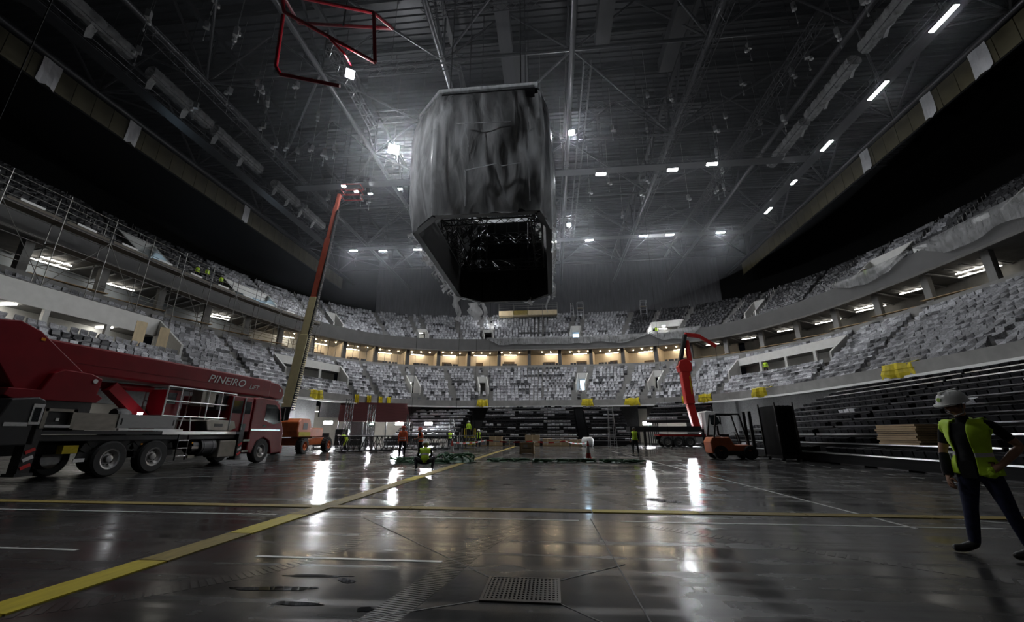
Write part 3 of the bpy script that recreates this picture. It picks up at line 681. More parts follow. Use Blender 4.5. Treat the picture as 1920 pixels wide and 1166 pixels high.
# ------------------------------------------------------------------ aisle handrails in the upper stand
POSTM = mat('pale_rail_paint', (.45, .44, .42), .4, .4)
for T, ts_, nm in ((UPPER, [10, 14, 20, 25, 42, 43.6, 50, 66.3, 73.3, 120, 136, 146, 155, 172, 176, 180, 190, 3, -4], 'upper'),):
    for t in ts_:
        b0 = T.p(t, .02); e = thing('aisle_handrail', 'stepped row of short pale rail posts along an aisle of the %s upper stand' % ('right' if t < 55 else 'left' if t > 125 else 'far'), 'handrail', b0, 0, 'aisle rails of the %s upper stand' % ('right' if t < 55 else 'left' if t > 125 else 'far'))
        for r in range(0, T.rows, 1):
            p = T.p(t, (r + .3) / T.rows) - b0; p.z = lerp(T.l0[2], T.l1[2], r / T.rows) - b0.z
            bar('post', p, p + Vector((0, 0, .95)), .028, POSTM, e, 5)
            if r % 2 == 0:
                q = T.p(t, (r + .9) / T.rows) - b0; q.z = p.z + 1.15; bar('grip', p + Vector((0, 0, .95)), q, .022, POSTM, e, 5)

# ------------------------------------------------------------------ boxes: piers, lamps, back walls, chairs
bays = resample(37.6, 53.7, 5.4, -22, 202)
DOORP = mat('dark_wood_panel', (.10, .07, .045), .5, var=.2, stretch=(1, 1, .2))
MULL = mat('window_mullion', (.12, .12, .12), .4, .5)
PANE = film_material('window_pane', .06, (.8, .85, .85), .4)
cb = MB().b2((-.22, -.2, .38), (.22, .22, .46)).b2((-.22, .17, .46), (.22, .24, .86)).cyl((0, 0, 0), (0, 0, .4), .04, n=6).b2((-.2, -.02, 0), (.2, .02, .03)).mesh('box_chair', DARKSEAT)
def bowlp(a, b, t, z): q = outl(a, b, t); q.z = z; return q
nb = len(bays)
for k, t in enumerate(bays):
    p = bowlp(37.9, 54.0, t, 12.2); q = bowlp(42.6, 58.7, t, 12.2); d = (q - p); o = d.normalized(); rz = math.atan2(o.y, o.x) - math.pi / 2
    warm = 52 < t < 146
    e = struct(empty('box_partition', p, rz)); w = .28
    block('pier', (-w, -.2, 0), (w, .45, 3.55), FASC if warm else CONC, e)
    if warm: block('party_wall', (-.08, .45, 0), (.08, d.length, 3.55), WARMW, e)
    if k + 1 >= nb: continue
    t2 = bays[k + 1]; tm = (t + t2) / 2
    pm = bowlp(37.9, 54., tm, 12.2); qm = bowlp(42.6, 58.7, tm, 12.2); om = (qm - pm).normalized(); rzm = math.atan2(om.y, om.x) - math.pi / 2
    if not inframe(pm): continue
    e = struct(empty('hospitality_box', pm, rzm)); D = (qm - pm).length; rr = random.Random(k)
    if warm:
        for x in (-1.6, 0, 1.6): link('downlight', unit('cyl10', LITWARM), e, (x, 1.4 + .5 * rr.random(), 3.5), None, (.06, .06, .04))
        block('fill_strip', (-1.2, D - .75, 3.46), (1.2, D - .65, 3.52), LITBOX, e)  # added strip, brightens the back wall beyond what the downlights give
        x0 = rr.uniform(-1.8, -.6); block('door_panel', (x0, D - .14, 0), (x0 + rr.uniform(1.6, 2.8), D - .06, rr.uniform(2.0, 2.35)), DOORP, e)
        if t > 108:                                 # glazed fronts on the left half
            hw = 2.25
            for j in range(5): sbar('mullion', (-hw + j * hw / 2, .1, .7), (-hw + j * hw / 2, .1, 3.5), .06, .06, MULL, e)
            for z in (.75, 3.3): sbar('mullion', (-hw, .1, z), (hw, .1, z), .06, .06, MULL, e)
            for j in range(4): block('pane', (-hw + j * hw / 2 + .04, .09, .8), (-hw + (j + 1) * hw / 2 - .04, .1, 3.27), PANE, e)
    else:
        for y_, ln in ((2.2, 1.0), (3.5, 1.5)):
            if rr.random() < (.5 if t < 100 else .3): block('fluorescent_tube', (-ln, y_, 3.25), (ln, y_ + .12, 3.33), LITCEIL, e)
        for x in (-1.8, -.6, .6, 1.8): sbar('cable_tray', (x, 0, 3.4), (x, D, 3.4), .2, .1, GALV, e)
        if rr.random() < .4: block('plasterboard_stack', (-1.5, 2.5, 0), (rr.uniform(-.2, .8), 3.4, rr.uniform(.6, 1.5)), WOODL, e)
        sbar('guard_board', (-2.6, -.35, .95), (2.6, -.35, .95), .5, .06, WOOD, e)
    if 55 < t < 135 and rr.random() < .85:
        n = rr.randint(5, 8); xs = rr.uniform(-1.6, -1.1)
        for j in range(n):
            x = xs + j * .55
            if x > 1.4: break
            c = link('box_chair', cb, None, pm + Vector((math.cos(rzm) * x, math.sin(rzm) * x, 0)) + om * (-.1 + .12 * rr.random()) + Vector((0, 0, .35)), (0, 0, rzm + rr.uniform(-.3, .3)))
            tag(c, 'small dark chair behind the parapet of the lit boxes', 'chair', 'box chairs')
    wl = MB().b2((-2.75, -.6, .3), (2.75, .2, .35)).build('chair_platform', CONCD, e)

# ------------------------------------------------------------------ polythene sheets over the upper fascia
def drape(t0, t1, zt, zb, seed, label):
    ts = resample(36.5, 52.6, .35, t0, t1); mb = MB(); n = 7; rs = random.Random(seed)
    for i, t in enumerate(ts):
        edge = min(1, i / 6, (len(ts) - 1 - i) / 6); lo = lerp(zt - .3, zb + .55 * noise.noise(Vector((i * .12, seed, 0))) , edge)
        for j in range(n):
            z = lerp(zt, lo, j / (n - 1)); bul = .12 + .22 * abs(noise.noise(Vector((i * .16, j * .4, seed)))) + .1 * noise.noise(Vector((i * .6, j * .3, seed)))
            q = outl(36.65 - bul * (j > 0), 52.75 - bul * (j > 0), t); mb.v.append((q.x, q.y, z + .06 * noise.noise(Vector((i * .4, j, seed)))))
    mb.f = [(i * n + j, (i + 1) * n + j, (i + 1) * n + j + 1, i * n + j + 1) for i in range(len(ts) - 1) for j in range(n - 1)]; mb.m = [0] * len(mb.f)
    o = mb.build('polythene_drape', FILM2, smooth=True); tag(o, label, 'plastic sheet', 'plastic sheets over the fascia')
drape(73, 95.5, 17.95, 16.6, 1, 'long crumpled polythene sheet hung over the fascia at the far end')
drape(57, 73, 18.1, 16.3, 2, 'billowing polythene sheet over the fascia left of the crane head')
drape(11, 22, 18.2, 16.9, 3, 'polythene sheet over the right fascia below the stand recess')
drape(-6, 10.5, 18.3, 16.4, 4, 'long dusty polythene sheet over the fascia at the right edge')
HOLE = mat('black_hole', (.01, .01, .01), .8)
for k, t in enumerate((1.2, 3.6, 6, 10.5)):
    p = bowlp(37.5, 53.6, t, 17.75); o_ = UPPER.dirs(t); e = thing('drilled_white_panel', '%s drilled white panel standing on the right fascia, from the camera' % NTH[k], 'panel', p, math.atan2(o_.y, o_.x) - math.pi / 2, 'white panels on the right fascia')
    block('board', (-.55, -.03, 0), (.55, .03, .75), LW, e)
    for x in (-.25, .2): 
        b = link('hole', unit('cyl10', HOLE), e, (x, -.03, .3), (math.pi / 2, 0, 0), (.08, .08, .03))
# yellow tarpaulins along the lower ledge
for k, (t, lab, w) in enumerate(((154, 'yellow tarpaulin bundle on the ledge right of the cream boom', 1.6), (140.8, 'leftmost narrow yellow tarpaulin beside the red tribune', .55), (136.3, 'second narrow yellow tarpaulin left of the red steps', .55), (131.9, 'third narrow yellow tarpaulin right of the red steps', .5), (128.6, 'fourth narrow yellow tarpaulin right of the red steps', .5),
                                 (97.1, 'yellow tarpaulin on the ledge left of the far middle stand', 1.5), (85., 'yellow tarpaulin on the ledge right of the far middle stand', 1.5), (74, 'wide flat yellow tarpaulin on the ledge left of the red crane', 1.9), (56, 'small yellow tarpaulin against the red crane column', .9), (49, 'yellow tarpaulin right of the red crane column', 1.5), (30.4, 'yellow tarpaulin hung over the right ledge above the forklift', 2.), (7.1, 'large yellow tarpaulin hung over the right ledge nearest the camera', 2.2))):
    p = bowlp(26.5, 42.0, t, 5.25); o_ = LOWER.dirs(t); e = thing('yellow_tarpaulin', lab, 'tarpaulin', p, math.atan2(o_.y, o_.x) - math.pi / 2, 'yellow tarpaulins on the lower ledge')
    mb = MB(); n = 9; prof = [(-.1, -.12), (-.16, .15), (-.14, .5), (-.1, .84), (.2, .9), (.45, .84)]
    for i in range(n):
        for j, (y_, z) in enumerate(prof): mb.v.append((w * (i / (n - 1) - .5) * (1.15 if j < 2 and w > 1 else 1), y_ - .07 * math.sin(i * 2.2 + k), z + .05 * math.sin(i * 1.3 + j) + (.08 * math.sin(i * 2.9 + k) if j == 0 else 0)))
    m_ = len(prof); mb.f = [(i * m_ + j, (i + 1) * m_ + j, (i + 1) * m_ + j + 1, i * m_ + j + 1) for i in range(n - 1) for j in range(m_ - 1)]; mb.m = [0] * len(mb.f)
    mb.build('cloth', YEL, e); bar('tie_rope', (-w / 2, -.22, .42), (w / 2, -.22, .44), .02, BLACKP if k % 3 == 0 else YBR, e, 5)

# ------------------------------------------------------------------ telescopic stands
DECKM = mat('black_deck_board', (.014, .014, .015), .7, var=.3, scale=2, spec=.1)
FOLD = mat('folded_black_seat', (.016, .016, .018), .75, var=.3, island=.6, spec=.06)
def tele_unit(name, label, loc, rz, L, rows, dy, dz, z0, wrap=.0, seed=1):
    e = thing(name, label, 'stand', loc, rz, 'telescopic stands'); rs = random.Random(seed)
    for r in range(rows):
        z = z0 + r * dz; y_ = r * dy
        block('deck', (0, y_, z - .1), (L, y_ + dy + .1, z), DECKM, e)
        block('riser', (0, y_ + .02, z - dz), (L, y_ + .05, z - .1), DECKM, e)
        block('nosing', (0, y_ - .03, z - .05), (L, y_, z + .005), ALU if (r in (0, 1, 2) or r > rows - 3) else STEELL, e)
        mb, mf = MB(), MB(); x = .3
        while x < L - .3:
            if rs.random() > .1:
                h = .27 * rs.uniform(.85, 1.1); t_ = mf if noise.noise(Vector((x * .25, r * 1.7, seed * 3.))) > .45 - wrap * 1.1 else mb
                t_.box((x, y_ + .62, z + h / 2), (.46, .2, h), (rs.uniform(-.1, .15), 0, 0))
                t_.box((x, y_ + .44, z + .13), (.43, .16, .2), (rs.uniform(.1, .3), 0, 0))
            x += .5
        if mb.v: mb.build('folded_seat_row', FOLD, e)['kind'] = 'stuff'
        if mf.v: mf.build('wrapped_seat_row', WRAP, e)['kind'] = 'stuff'
    for x in (.06, L - .06):
        for r in range(rows): 
            block('upright', (x - .06, r * dy + .3, 0), (x + .06, r * dy + .42, z0 + r * dz - .1), STEEL, e)
    n = int(L / 2.2)
    for k in range(n): block('roller_skid', (.4 + k * 2.2, .1, 0), (1.9 + k * 2.2, .6, .26), BLACKP, e)
    return e
rzR = R(-90)          # local +y -> world +x, local +x -> world -y
for k, (y1, L, lab) in enumerate(((14.4, 11.5, 'nearest the camera'), (25.6, 11, 'behind the walking man'), (36.6, 10.8, 'behind the forklift'))):
    tele_unit('telescopic_stand', 'extended black telescopic stand on the right side, %s' % lab, (12.7, y1, 0), rzR, L, 11, 1.08, .42, .48, .0, k + 1)
tele_unit('telescopic_stand', 'telescopic stand with film-covered folded seats in the middle of the far end', (-9.3, 49.6, 0), 0, 12.2, 11, .98, .43, .6, .42, 7)
tele_unit('telescopic_stand', 'narrow telescopic stand right of the far stair flight', (4.2, 49.9, 0), 0, 5.2, 11, .95, .43, .6, .4, 8)
ST = thing('stand_stairs', 'dark narrow stair flight between the two far telescopic stands', 'stairs', (3.05, 49.4, 0))
for r in range(22): block('step', (0, r * .48, 0), (1.05, r * .48 + .5, .25 + r * .215), DECKM, ST)
tele_unit('telescopic_stand', 'small stand of wrapped seats behind the workers at the left far end', (-20.5, 52.5, 0), R(-8), 8.6, 8, .8, .45, 1.2, .9, 9)
tele_unit('telescopic_stand', 'telescopic stand with film rows behind the red crane', (11.5, 53.4, 0), R(-28), 7., 6, .9, .42, 3.0, .4, 10)
REDS = mat('dark_red_tribune', (.10, .028, .028), .6, var=.2)
e = thing('red_tribune', 'dark red stepped tribune hanging over the left floor entrance', 'tribune', (-24.7, 46.2, 0), R(27), None)
for r in range(6): block('tread', (0, r * .8, 2.7 + r * .42), (8.2, r * .8 + .85, 3.1 + r * .42), REDS, e)
for x in (.1, 2.8, 5.4, 8.1): bar('prop', (x, .3, 0), (x, .3, 2.7), .07, STEEL, e, 8)
e2 = thing('red_steps', 'dark red stair flight between the narrow yellow tarpaulins', 'stairs', bowlp(26.2, 41.8, 134, 4.6), R(38))
for r in range(5): block('step', (-1.1, r * .35, r * .3), (1.1, r * .35 + .4, .3 + r * .3), REDS, e2)
for k, (a_, b_) in enumerate(t_open):
    for tt in (lerp(a_, b_, .3), lerp(a_, b_, .7)):
        q = bowlp(32.5, 48., tt, 4.2); dd = LOWER.dirs(tt); tube_ = thing('ceiling_tube', 'bright ceiling tube inside a floor level entrance', 'lamp', q, math.atan2(dd.y, dd.x) - math.pi / 2, 'entrance ceiling tubes')
        block('lens', (-1.2, -.08, -.05), (1.2, .08, 0), LITBOH, tube_); block('housing', (-1.25, -.1, 0), (1.25, .1, .06), LW, tube_); bar('hanger', (0, 0, .06), (0, 0, 2.6), .02, STEEL, tube_, 5)
# work lamps in the floor level entrances
for p, lab in (((-26.6, 47.5, 2.6), 'glaring work lamp beside the orange lift'), ((-19.6, 52.2, 2.6), 'glaring work lamp above the two workers in orange vests'), ((-16.1, 53.2, 2.6), 'glaring work lamp above the crouching worker'), ((11.6, 53.6, 2.6), 'glaring work lamp in the entrance left of the crane truck'), ((17.2, 56, 2.9), 'glaring work lamp behind the crane truck cab'), ((-22.4, 50.2, 2.5), 'small work lamp over the dark floor trusses')):
    small = 'small' in lab
    e = floodlight(p, (p[0] * .3, 5, 0), .35 if small else .95, .16 if small else .34, LITW, lab, 'floor entrance work lamps', 'work_lamp')

# ------------------------------------------------------------------ hanging video cube wrapped in film
QX0, QX1, QY0, QY1, QZ0, QZ1, QC = -6.25, .05, 15.45, 27.5, 10.4, 17.2, 1.35
def octo(off=0.):
    a, b, c, d, k = QX0 - off, QX1 + off, QY0 - off, QY1 + off, QC + off * .4
    return [(a + k, c), (b - k * .35, c), (b, c + k), (b, d - k), (b - k, d), (a + k, d), (a, d - k), (a, c + k)]
cube = thing('video_cube', 'large hollow black video cube wrapped in translucent polythene hanging under the roof', 'video cube', ((QX0 + QX1) / 2, (QY0 + QY1) / 2, QZ0))
CU = Vector(((QX0 + QX1) / 2, (QY0 + QY1) / 2, QZ0))
oc = octo(); PANEL = mat('led_cabinet_black', (.010, .010, .011), .6, var=.3, scale=2)
for i in range(8):
    a, b = Vector(oc[i]).to_3d() - CU, Vector(oc[(i + 1) % 8]).to_3d() - CU
    zt = 6.25 if i in (3, 4, 5) else 6.75
    a.z = b.z = 0
    wedge(MB(), a, b, 0, zt, 0, zt, .28).build('screen_wall', PANEL, cube)
    d = (b - a); nseg_ = max(1, round(d.length / 1.0))
    for k in range(nseg_ + 1): bar('cabinet_joint', a.lerp(b, k / nseg_) * .975 + Vector((0, 0, .05)), a.lerp(b, k / nseg_) * .975 + Vector((0, 0, zt - .05)), .025, STEEL, cube, 4)
# film skin
def perim(off, n):
    P = [Vector(p) for p in octo(off)]; L = [(P[(i + 1) % 8] - P[i]).length for i in range(8)]; tot = sum(L); out = []
    for k in range(n):
        s = tot * k / n; i = 0
        while s > L[i]: s -= L[i]; i += 1
        q = P[i].lerp(P[(i + 1) % 8], s / L[i]); c = Vector((CU.x, CU.y)); out.append((q, (q - c).normalized()))
    return out
n, mrow = 240, 34; per = perim(.17, n); mb = MB()
for j in range(mrow):
    h = j / (mrow - 1)
    for k, (q, o) in enumerate(per):
        bot = .12 + .55 * abs(noise.noise(Vector((k * .11, 0, 5)))) * (1 if (q.x < QX0 + .3 or q.x > QX1 - .3) else .35)
        z = lerp(QZ1 - .05, QZ0 + .15 - bot, h)
        left = max(0, 1 - abs(q.x - QX0) / 1.2)
        bul = .34 * math.sin(math.pi * min(1, h * 1.02)) ** .7 * (1 + .9 * left) * (.6 + .4 * abs(noise.noise(Vector((k * .03, h * 2, 1))))) + .13 * noise.noise(Vector((k * .16 + h * 2.5, h * 2.6, 2))) + .07 * noise.noise(Vector((k * .5 - h * 4, h * 3.2 + k * .04, 3)))
        if h < .05: bul = -.05
        v = q + o * bul; mb.v.append((v.x - CU.x, v.y - CU.y, z - CU.z))
mb.f = [(j * n + k, j * n + (k + 1) % n, (j + 1) * n + (k + 1) % n, (j + 1) * n + k) for j in range(mrow - 1) for k in range(n)
        if not (j < 4 and per[k][0].x > -1.0 and per[k][0].y < QY0 + 1.4 and j < 2 + 2.5 * math.sin(k * .3)) ]; mb.m = [0] * len(mb.f)
film = mb.build('film_cover', FILM, cube, smooth=True)
# folded film edge along the top, tapes, ragged hem
TAPE = film_material('folded_film', .8, (.72, .74, .76), 3.)
ot = octo(.16)
for a, b in ((7, 0), (0, 1), (6, 7)):
    pa, pb = Vector(ot[a]).to_3d() - CU, Vector(ot[b]).to_3d() - CU; pa.z = pb.z = 6.72
    mb = MB(); mb.beam(pa, pb, .14, .22); mb.build('film_fold', TAPE, film)
def tape(pts):
    mb = MB()
    for (x, z), (x2, z2) in zip(pts, pts[1:]):
        y_ = QY0 - .62 - CU.y
        mb.beam((x - CU.x, y_, z - CU.z), (x2 - CU.x, y_, z2 - CU.z), .05, .02)
    mb.build('tape_seam', TAPE, film)
tape([(-3.5, 12.3), (-2.1, 12.55), (-1.9, 12.4), (-1.1, 12.5)]); tape([(-3.5, 12.3), (-3.45, 10.5)]); tape([(-2.15, 12.5), (-1.95, 11.6), (-1.6, 10.5)]); tape([(-5.0, 14.6), (-5.0, 13), (-4.9, 10.5)]); tape([(-3.6, 14.8), (-3.4, 13.5), (-3.1, 12.4)]); tape([(-4.0, 14.8), (-1.5, 14.7)]); tape([(-.7, 15.4), (-.75, 13), (-.7, 10.6)])
hem = random.Random(4)
def scrap(c, w, l, dirv, sd):
    mb = MB(); m_ = 6
    for j in range(m_):
        ww = w * (1 - .5 * j / m_) * (1 + .4 * math.sin(j * 2 + sd))
        for s_ in (-1, 0, 1):
            p = Vector(c) + dirv * (s_ * ww / 2) + Vector((.12 * math.sin(j * 1.3 + sd), .1 * math.cos(j + sd), -l * j / (m_ - 1) + .06 * s_ * math.sin(sd))); mb.v.append(tuple(p - CU))
    mb.f = [(j * 3 + s_, j * 3 + s_ + 1, j * 3 + s_ + 4, j * 3 + s_ + 3) for j in range(m_ - 1) for s_ in range(2)]; mb.m = [0] * len(mb.f)
    mb.build('film_scrap', FILM2, film, smooth=True)
for k in range(17): scrap((QX0 - .3, lerp(QY0 + 1.5, QY1 - 1, k / 16), QZ0 + .1), hem.uniform(.25, .7), hem.uniform(.2, .75), Vector((0, 1, 0)), k)
for k in range(11): scrap((QX1 + .25, lerp(QY0 + 1.5, QY1 - 1, k / 10), QZ0 + .15), hem.uniform(.3, .8), hem.uniform(.2, .8), Vector((0, 1, 0)), k + 40)
scrap((QX0 - .1, QY1 - 1.4, QZ0), .9, 1.7, Vector((.4, .9, 0)), 3); scrap((QX0 + .9, QY1 + .1, QZ0), 1.1, 1.3, Vector((1, 0, 0)), 9); scrap((QX0 + 1.5, QY1 + .2, QZ0 + .1), .3, 1.9, Vector((1, 0, 0)), 5)
scrap((QX1 - .2, QY1 - .4, QZ0 + .6), .5, 1.6, Vector((.3, 1, 0)), 6); scrap((QX1 - 1.4, QY1 - .2, QZ0 + .35), .3, .7, Vector((1, 0, 0)), 7)
# inner truss frames
def inner_truss(p0, p1, s_):
    e = lattice(p0, p1, s_, 'x', 'x', STEELL, 'frame_truss'); 
    for k in ('label', 'category', 'group'): del e[k]
    e.parent = cube; e.location = Vector(p0) - CU
    for c in list(e.children):
        if c.name.startswith('lacing'): c.name = 'truss_lacing'
for z in (12.4, 14.4):
    for a, b in (((-5.6, 25.5), (-.6, 25.5)), ((-5.6, 19), (-5.6, 25.5)), ((-.6, 19), (-.6, 25.5)), ((-5.6, 19), (-.6, 19))): inner_truss((a[0], a[1], z), (b[0], b[1], z), .55)
for x, y in ((-5.0, 24.9), (-1.1, 24.9), (-4.4, 24.9)): inner_truss((x, y, 12.2), (x, y, 16.6), .45)
for x in (-5, -1.2):
    for y in (17, 21.5, 26): bar('hoist_cable', Vector((x, y, 16.9)) - CU, Vector((x, y, 36.2)) - CU, .03, STEEL, cube, 5)
for x in (-5, -1.2): sbar('top_beam', Vector((x, QY0 + .4, 16.8)) - CU, Vector((x, QY1 - .4, 16.8)) - CU, .25, .25, STEEL, cube)

# ------------------------------------------------------------------ vehicles
RIM = mat('wheel_rim_metal', (.38, .37, .36), .32, .8, var=.15)
def make_wheel(r, w, rim_r, m_rim=RIM):
    ty = MB().lathe([(rim_r, -w / 2), (r * .9, -w / 2), (r, -w * .36), (r, w * .36), (r * .9, w / 2), (rim_r, w / 2)], n=28, axis='x', cap=False).mesh('tyre', RUBBER, True)
    rm = MB().lathe([(rim_r * 1.02, -w * .42), (rim_r * 1.02, w * .48), (rim_r * .86, w * .44), (rim_r * .62, w * .12), (rim_r * .36, w * .16), (rim_r * .34, w * .42), (rim_r * .2, w * .46)], n=24, axis='x').mesh('rim', m_rim, True)
    hm = MB()
    for k in range(10):
        a = k * math.pi / 5; hm.cyl((w * .12, math.cos(a) * rim_r * .62, math.sin(a) * rim_r * .62), (w * .145, math.cos(a) * rim_r * .62, math.sin(a) * rim_r * .62), rim_r * .1, n=8)
    return ty, rm, hm.mesh('rim_holes', BLACKP)
def put_wheel(W_, parent, loc, flip=False):
    o = link('wheel', W_[0], parent, loc, (0, 0, math.pi if flip else 0)); link('rim', W_[1], o); link('rim_holes', W_[2], o); return o
T0 = Vector((-15.35, 15, 0))
tr = thing('lift_truck', 'long red truck with a folded red lifting boom and white lettering parked on the left', 'truck', T0)
TW = make_wheel(.545, .36, .31)
for y_ in (-2.55, -1.06, 4.46):
    put_wheel(TW, tr, (1.05, y_, .545)); put_wheel(TW, tr, (-1.05, y_, .545), True)
MB().b2((-.45, -5.5, .72), (.45, 5.4, 1.12)).b2((-1.1, -5.4, 1.1), (1.1, 2.9, 1.28)).build('chassis', BLACKP, tr, bevel=.02)
for y_ in (-2.55, -1.06):
    mb = MB(); ns = 10
    for k in range(ns):
        a0, a1 = math.pi * k / ns, math.pi * (k + 1) / ns
        mb.beam((1.05, y_ + .68 * math.cos(a0), .545 + .66 * math.sin(a0)), (1.05, y_ + .68 * math.cos(a1), .545 + .66 * math.sin(a1)), .42, .03, up=(1, 0, 0))
    mb.build('mudguard', RUBBER, tr)
# bed
block('bed_deck', (-1.25, -4.6, 1.30), (1.25, 2.95, 1.40), STEELL, tr); block('bed_edge', (1.25, -1.0, 1.29), (1.28, 2.55, 1.41), ALU, tr)
AL2 = mat('dull_aluminium_panel', (.24, .22, .19), .45, .5, var=.15, scale=4); WP = mat('white_locker_paint', (.36, .36, .35), .4, var=.06)
block('side_locker', (.9, -3.9, 1.42), (1.27, -2.7, 1.92), AL2, tr)
lk = block('white_locker', (.9, -2.65, 1.5), (1.27, -.55, 1.93), WP, tr); block('locker_rail', (1.22, -2.6, 1.42), (1.29, -.2, 1.48), ALU, tr)
for y_ in (-2.55, -.65): block('locker_latch', (1.27, y_ - .02, 1.6), (1.285, y_ + .02, 1.8), BLACKP, tr)
fr = MB(); fr.b2((.95, -4.7, 1.92), (1.27, -3.9, 2.0)).b2((.95, -4.72, 1.45), (1.27, -4.62, 2.0)).b2((.95, -4.0, 1.45), (1.27, -3.9, 2.0)); fr.build('panel_frame', AL2, tr)
block('control_recess', (.95, -4.62, 1.46), (1.15, -4.0, 1.92), BLACKP, tr); block('label_strip', (1.15, -4.62, 1.48), (1.28, -4.0, 1.55), ALU, tr)
bt = block('control_button', (1.15, -4.32, 1.66), (1.17, -4.24, 1.74), ALU, tr)
rb = MB(); rb.prism([(-5.6, 1.0), (-5.65, 1.7), (-5.5, 2.2), (-4.9, 2.28), (-4.72, 2.2), (-4.72, 1.0)], -1.2, 1.25); rb.build('rear_cabinet', BLACKP, tr, bevel=.04)
block('label_strip', (1.25, -5.5, 1.5), (1.262, -5.0, 1.6), ALU, tr); block('lamp_frame', (1.24, -5.0, 1.55), (1.27, -4.74, 2.1), ALU, tr); block('work_lamp_glass', (1.27, -4.95, 1.62), (1.28, -4.8, 2.0), GLASS, tr)
# turntable, pedestal, knee, boom
MB().prism([(-5.5, 2.30), (-5.45, 2.5), (-3.2, 2.5), (-3.05, 2.4), (-3.2, 2.25), (-5.3, 2.22)], -.6, .95).build('turntable', REDP, tr, bevel=.02)
MB().b2((-.55, -5.2, 1.3), (.8, -3.2, 2.26)).build('turntable_base', BLACKP, tr)
MB().prism([(-4.75, 2.45), (-4.55, 3.0), (-4.3, 3.14), (-3.55, 3.12), (-3.2, 3.0), (-3.25, 2.45)], .15, .95).build('pedestal', REDP, tr, bevel=.03)
link('pivot_pin', unit('cyl16', ALU), tr, (.95, -3.42, 2.9), (0, math.pi / 2, 0), (.07, .07, .05))
MB().prism([(-7.6, 4.05), (-6.2, 4.2), (-5.55, 4.32), (-5.05, 4.15), (-3.6, 3.1), (-4.55, 2.5), (-5.2, 2.45), (-5.7, 3.1), (-7.6, 3.2)], -.15, .78).build('boom_knee', REDP, tr, bevel=.03)
block('knee_lamp', (.78, -5.0, 3.88), (.8, -4.9, 3.96), AMBER, tr)
link('hydraulic_cylinder', unit('cyl12', BLACKP), tr, (.3, -5.5, 3.6), (R(60), 0, 0), (.12, .12, 1.6))
MB().b2((-.28, -5.0, 3.12), (.65, 5.2, 4.0)).build('boom', REDP, tr, bevel=.06)
MB().b2((-.285, -4.6, 3.42), (.665, 5.0, 3.46)).build('boom_rib', REDP, tr)
MB().prism([(5.15, 3.18), (5.15, 3.94), (5.9, 3.9), (6.35, 3.66), (6.45, 3.38), (6.3, 3.12), (5.9, 3.08)], -.2, .58).build('boom_head', REDP, tr, bevel=.05)
block('boom_lamp', (.58, 6.0, 3.5), (.6, 6.1, 3.62), ALU, tr)
LET = mat('white_lettering', (.62, .60, .58), .5, var=.03)
text('lettering', 'PINEIRO', .46, (.668, 1.12, 3.46), (R(90), 0, R(90)), LET, tr, .003, .3, 1.28); text('lettering', 'LiFT', .30, (.668, 3.62, 3.42), (R(90), 0, R(90)), LET, tr, .003, .3, 1.2)
MB().cyl((.3, -3.4, 2.85), (.3, -.9, 2.92), .12, n=10).build('boom_strut', REDP, tr, smooth=True)
MB().beam((.45, -2.55, 2.85), (.45, -1.05, 1.75), .3, .34).build('boom_support', REDP, tr)
block('support_foot', (.2, -1.3, 1.4), (.7, -.8, 1.8), REDP, tr)
MB().lathe([(.18, 0), (.2, .1), (.2, .35), (.14, .5)], (.6, -2.3, 1.95), 14, 'y').build('hose_reel', RUBBER, tr)
wl_ = block('marker_lamp', (1.0, -1.85, 1.95), (1.1, -1.75, 2.03), LITS, tr)
# work basket lying on the bed
bk = MB()
for x in (.2, 1.1):
    for z in (1.95, 2.5, 3.02): bk.cyl((x, -1.0, z), (x, 2.4, z), .028, n=6)
    for y_ in (-1.0, -.4, .9, 1.6, 2.4): bk.cyl((x, y_, 1.85), (x, y_, 3.02), .026, n=6)
for y_ in (-1., 2.4):
    for z in (1.95, 3.02): bk.cyl((.2, y_, z), (1.1, y_, z), .028, n=6)
bk.build('basket_rail', ALU, tr)
block('basket_floor', (.15, -1.05, 1.8), (1.15, 2.45, 1.86), AL2, tr); block('red_cabinet', (.3, -.95, 1.86), (1.0, -.25, 2.9), REDP, tr); block('cabinet_window', (1.0, -.85, 2.4), (1.01, -.5, 2.8), GLASS, tr); block('control_box', (.5, 1.5, 2.3), (1.0, 2.2, 2.95), BLACKP, tr); block('grey_cover', (.6, .6, 2.4), (1.05, 1.3, 3.05), AL2, tr)
sh_ = MB(); sh_.prism([(1.0, 1.45), (.85, 1.82), (1.1, 1.9), (2.4, 1.86), (2.55, 1.55), (2.2, 1.42)], .7, 1.24); sh_.build('basket_shell', AL2, tr, bevel=.03); block('shell_slot', (1.24, 1.3, 1.6), (1.25, 1.75, 1.72), BLACKP, tr)
MB().tube([(1.2, -.3, 1.42), (1.2, -.22, 1.95), (1.2, .1, 1.95), (1.2, .2, 1.42)], .025).build('grab_rail', ALU, tr)
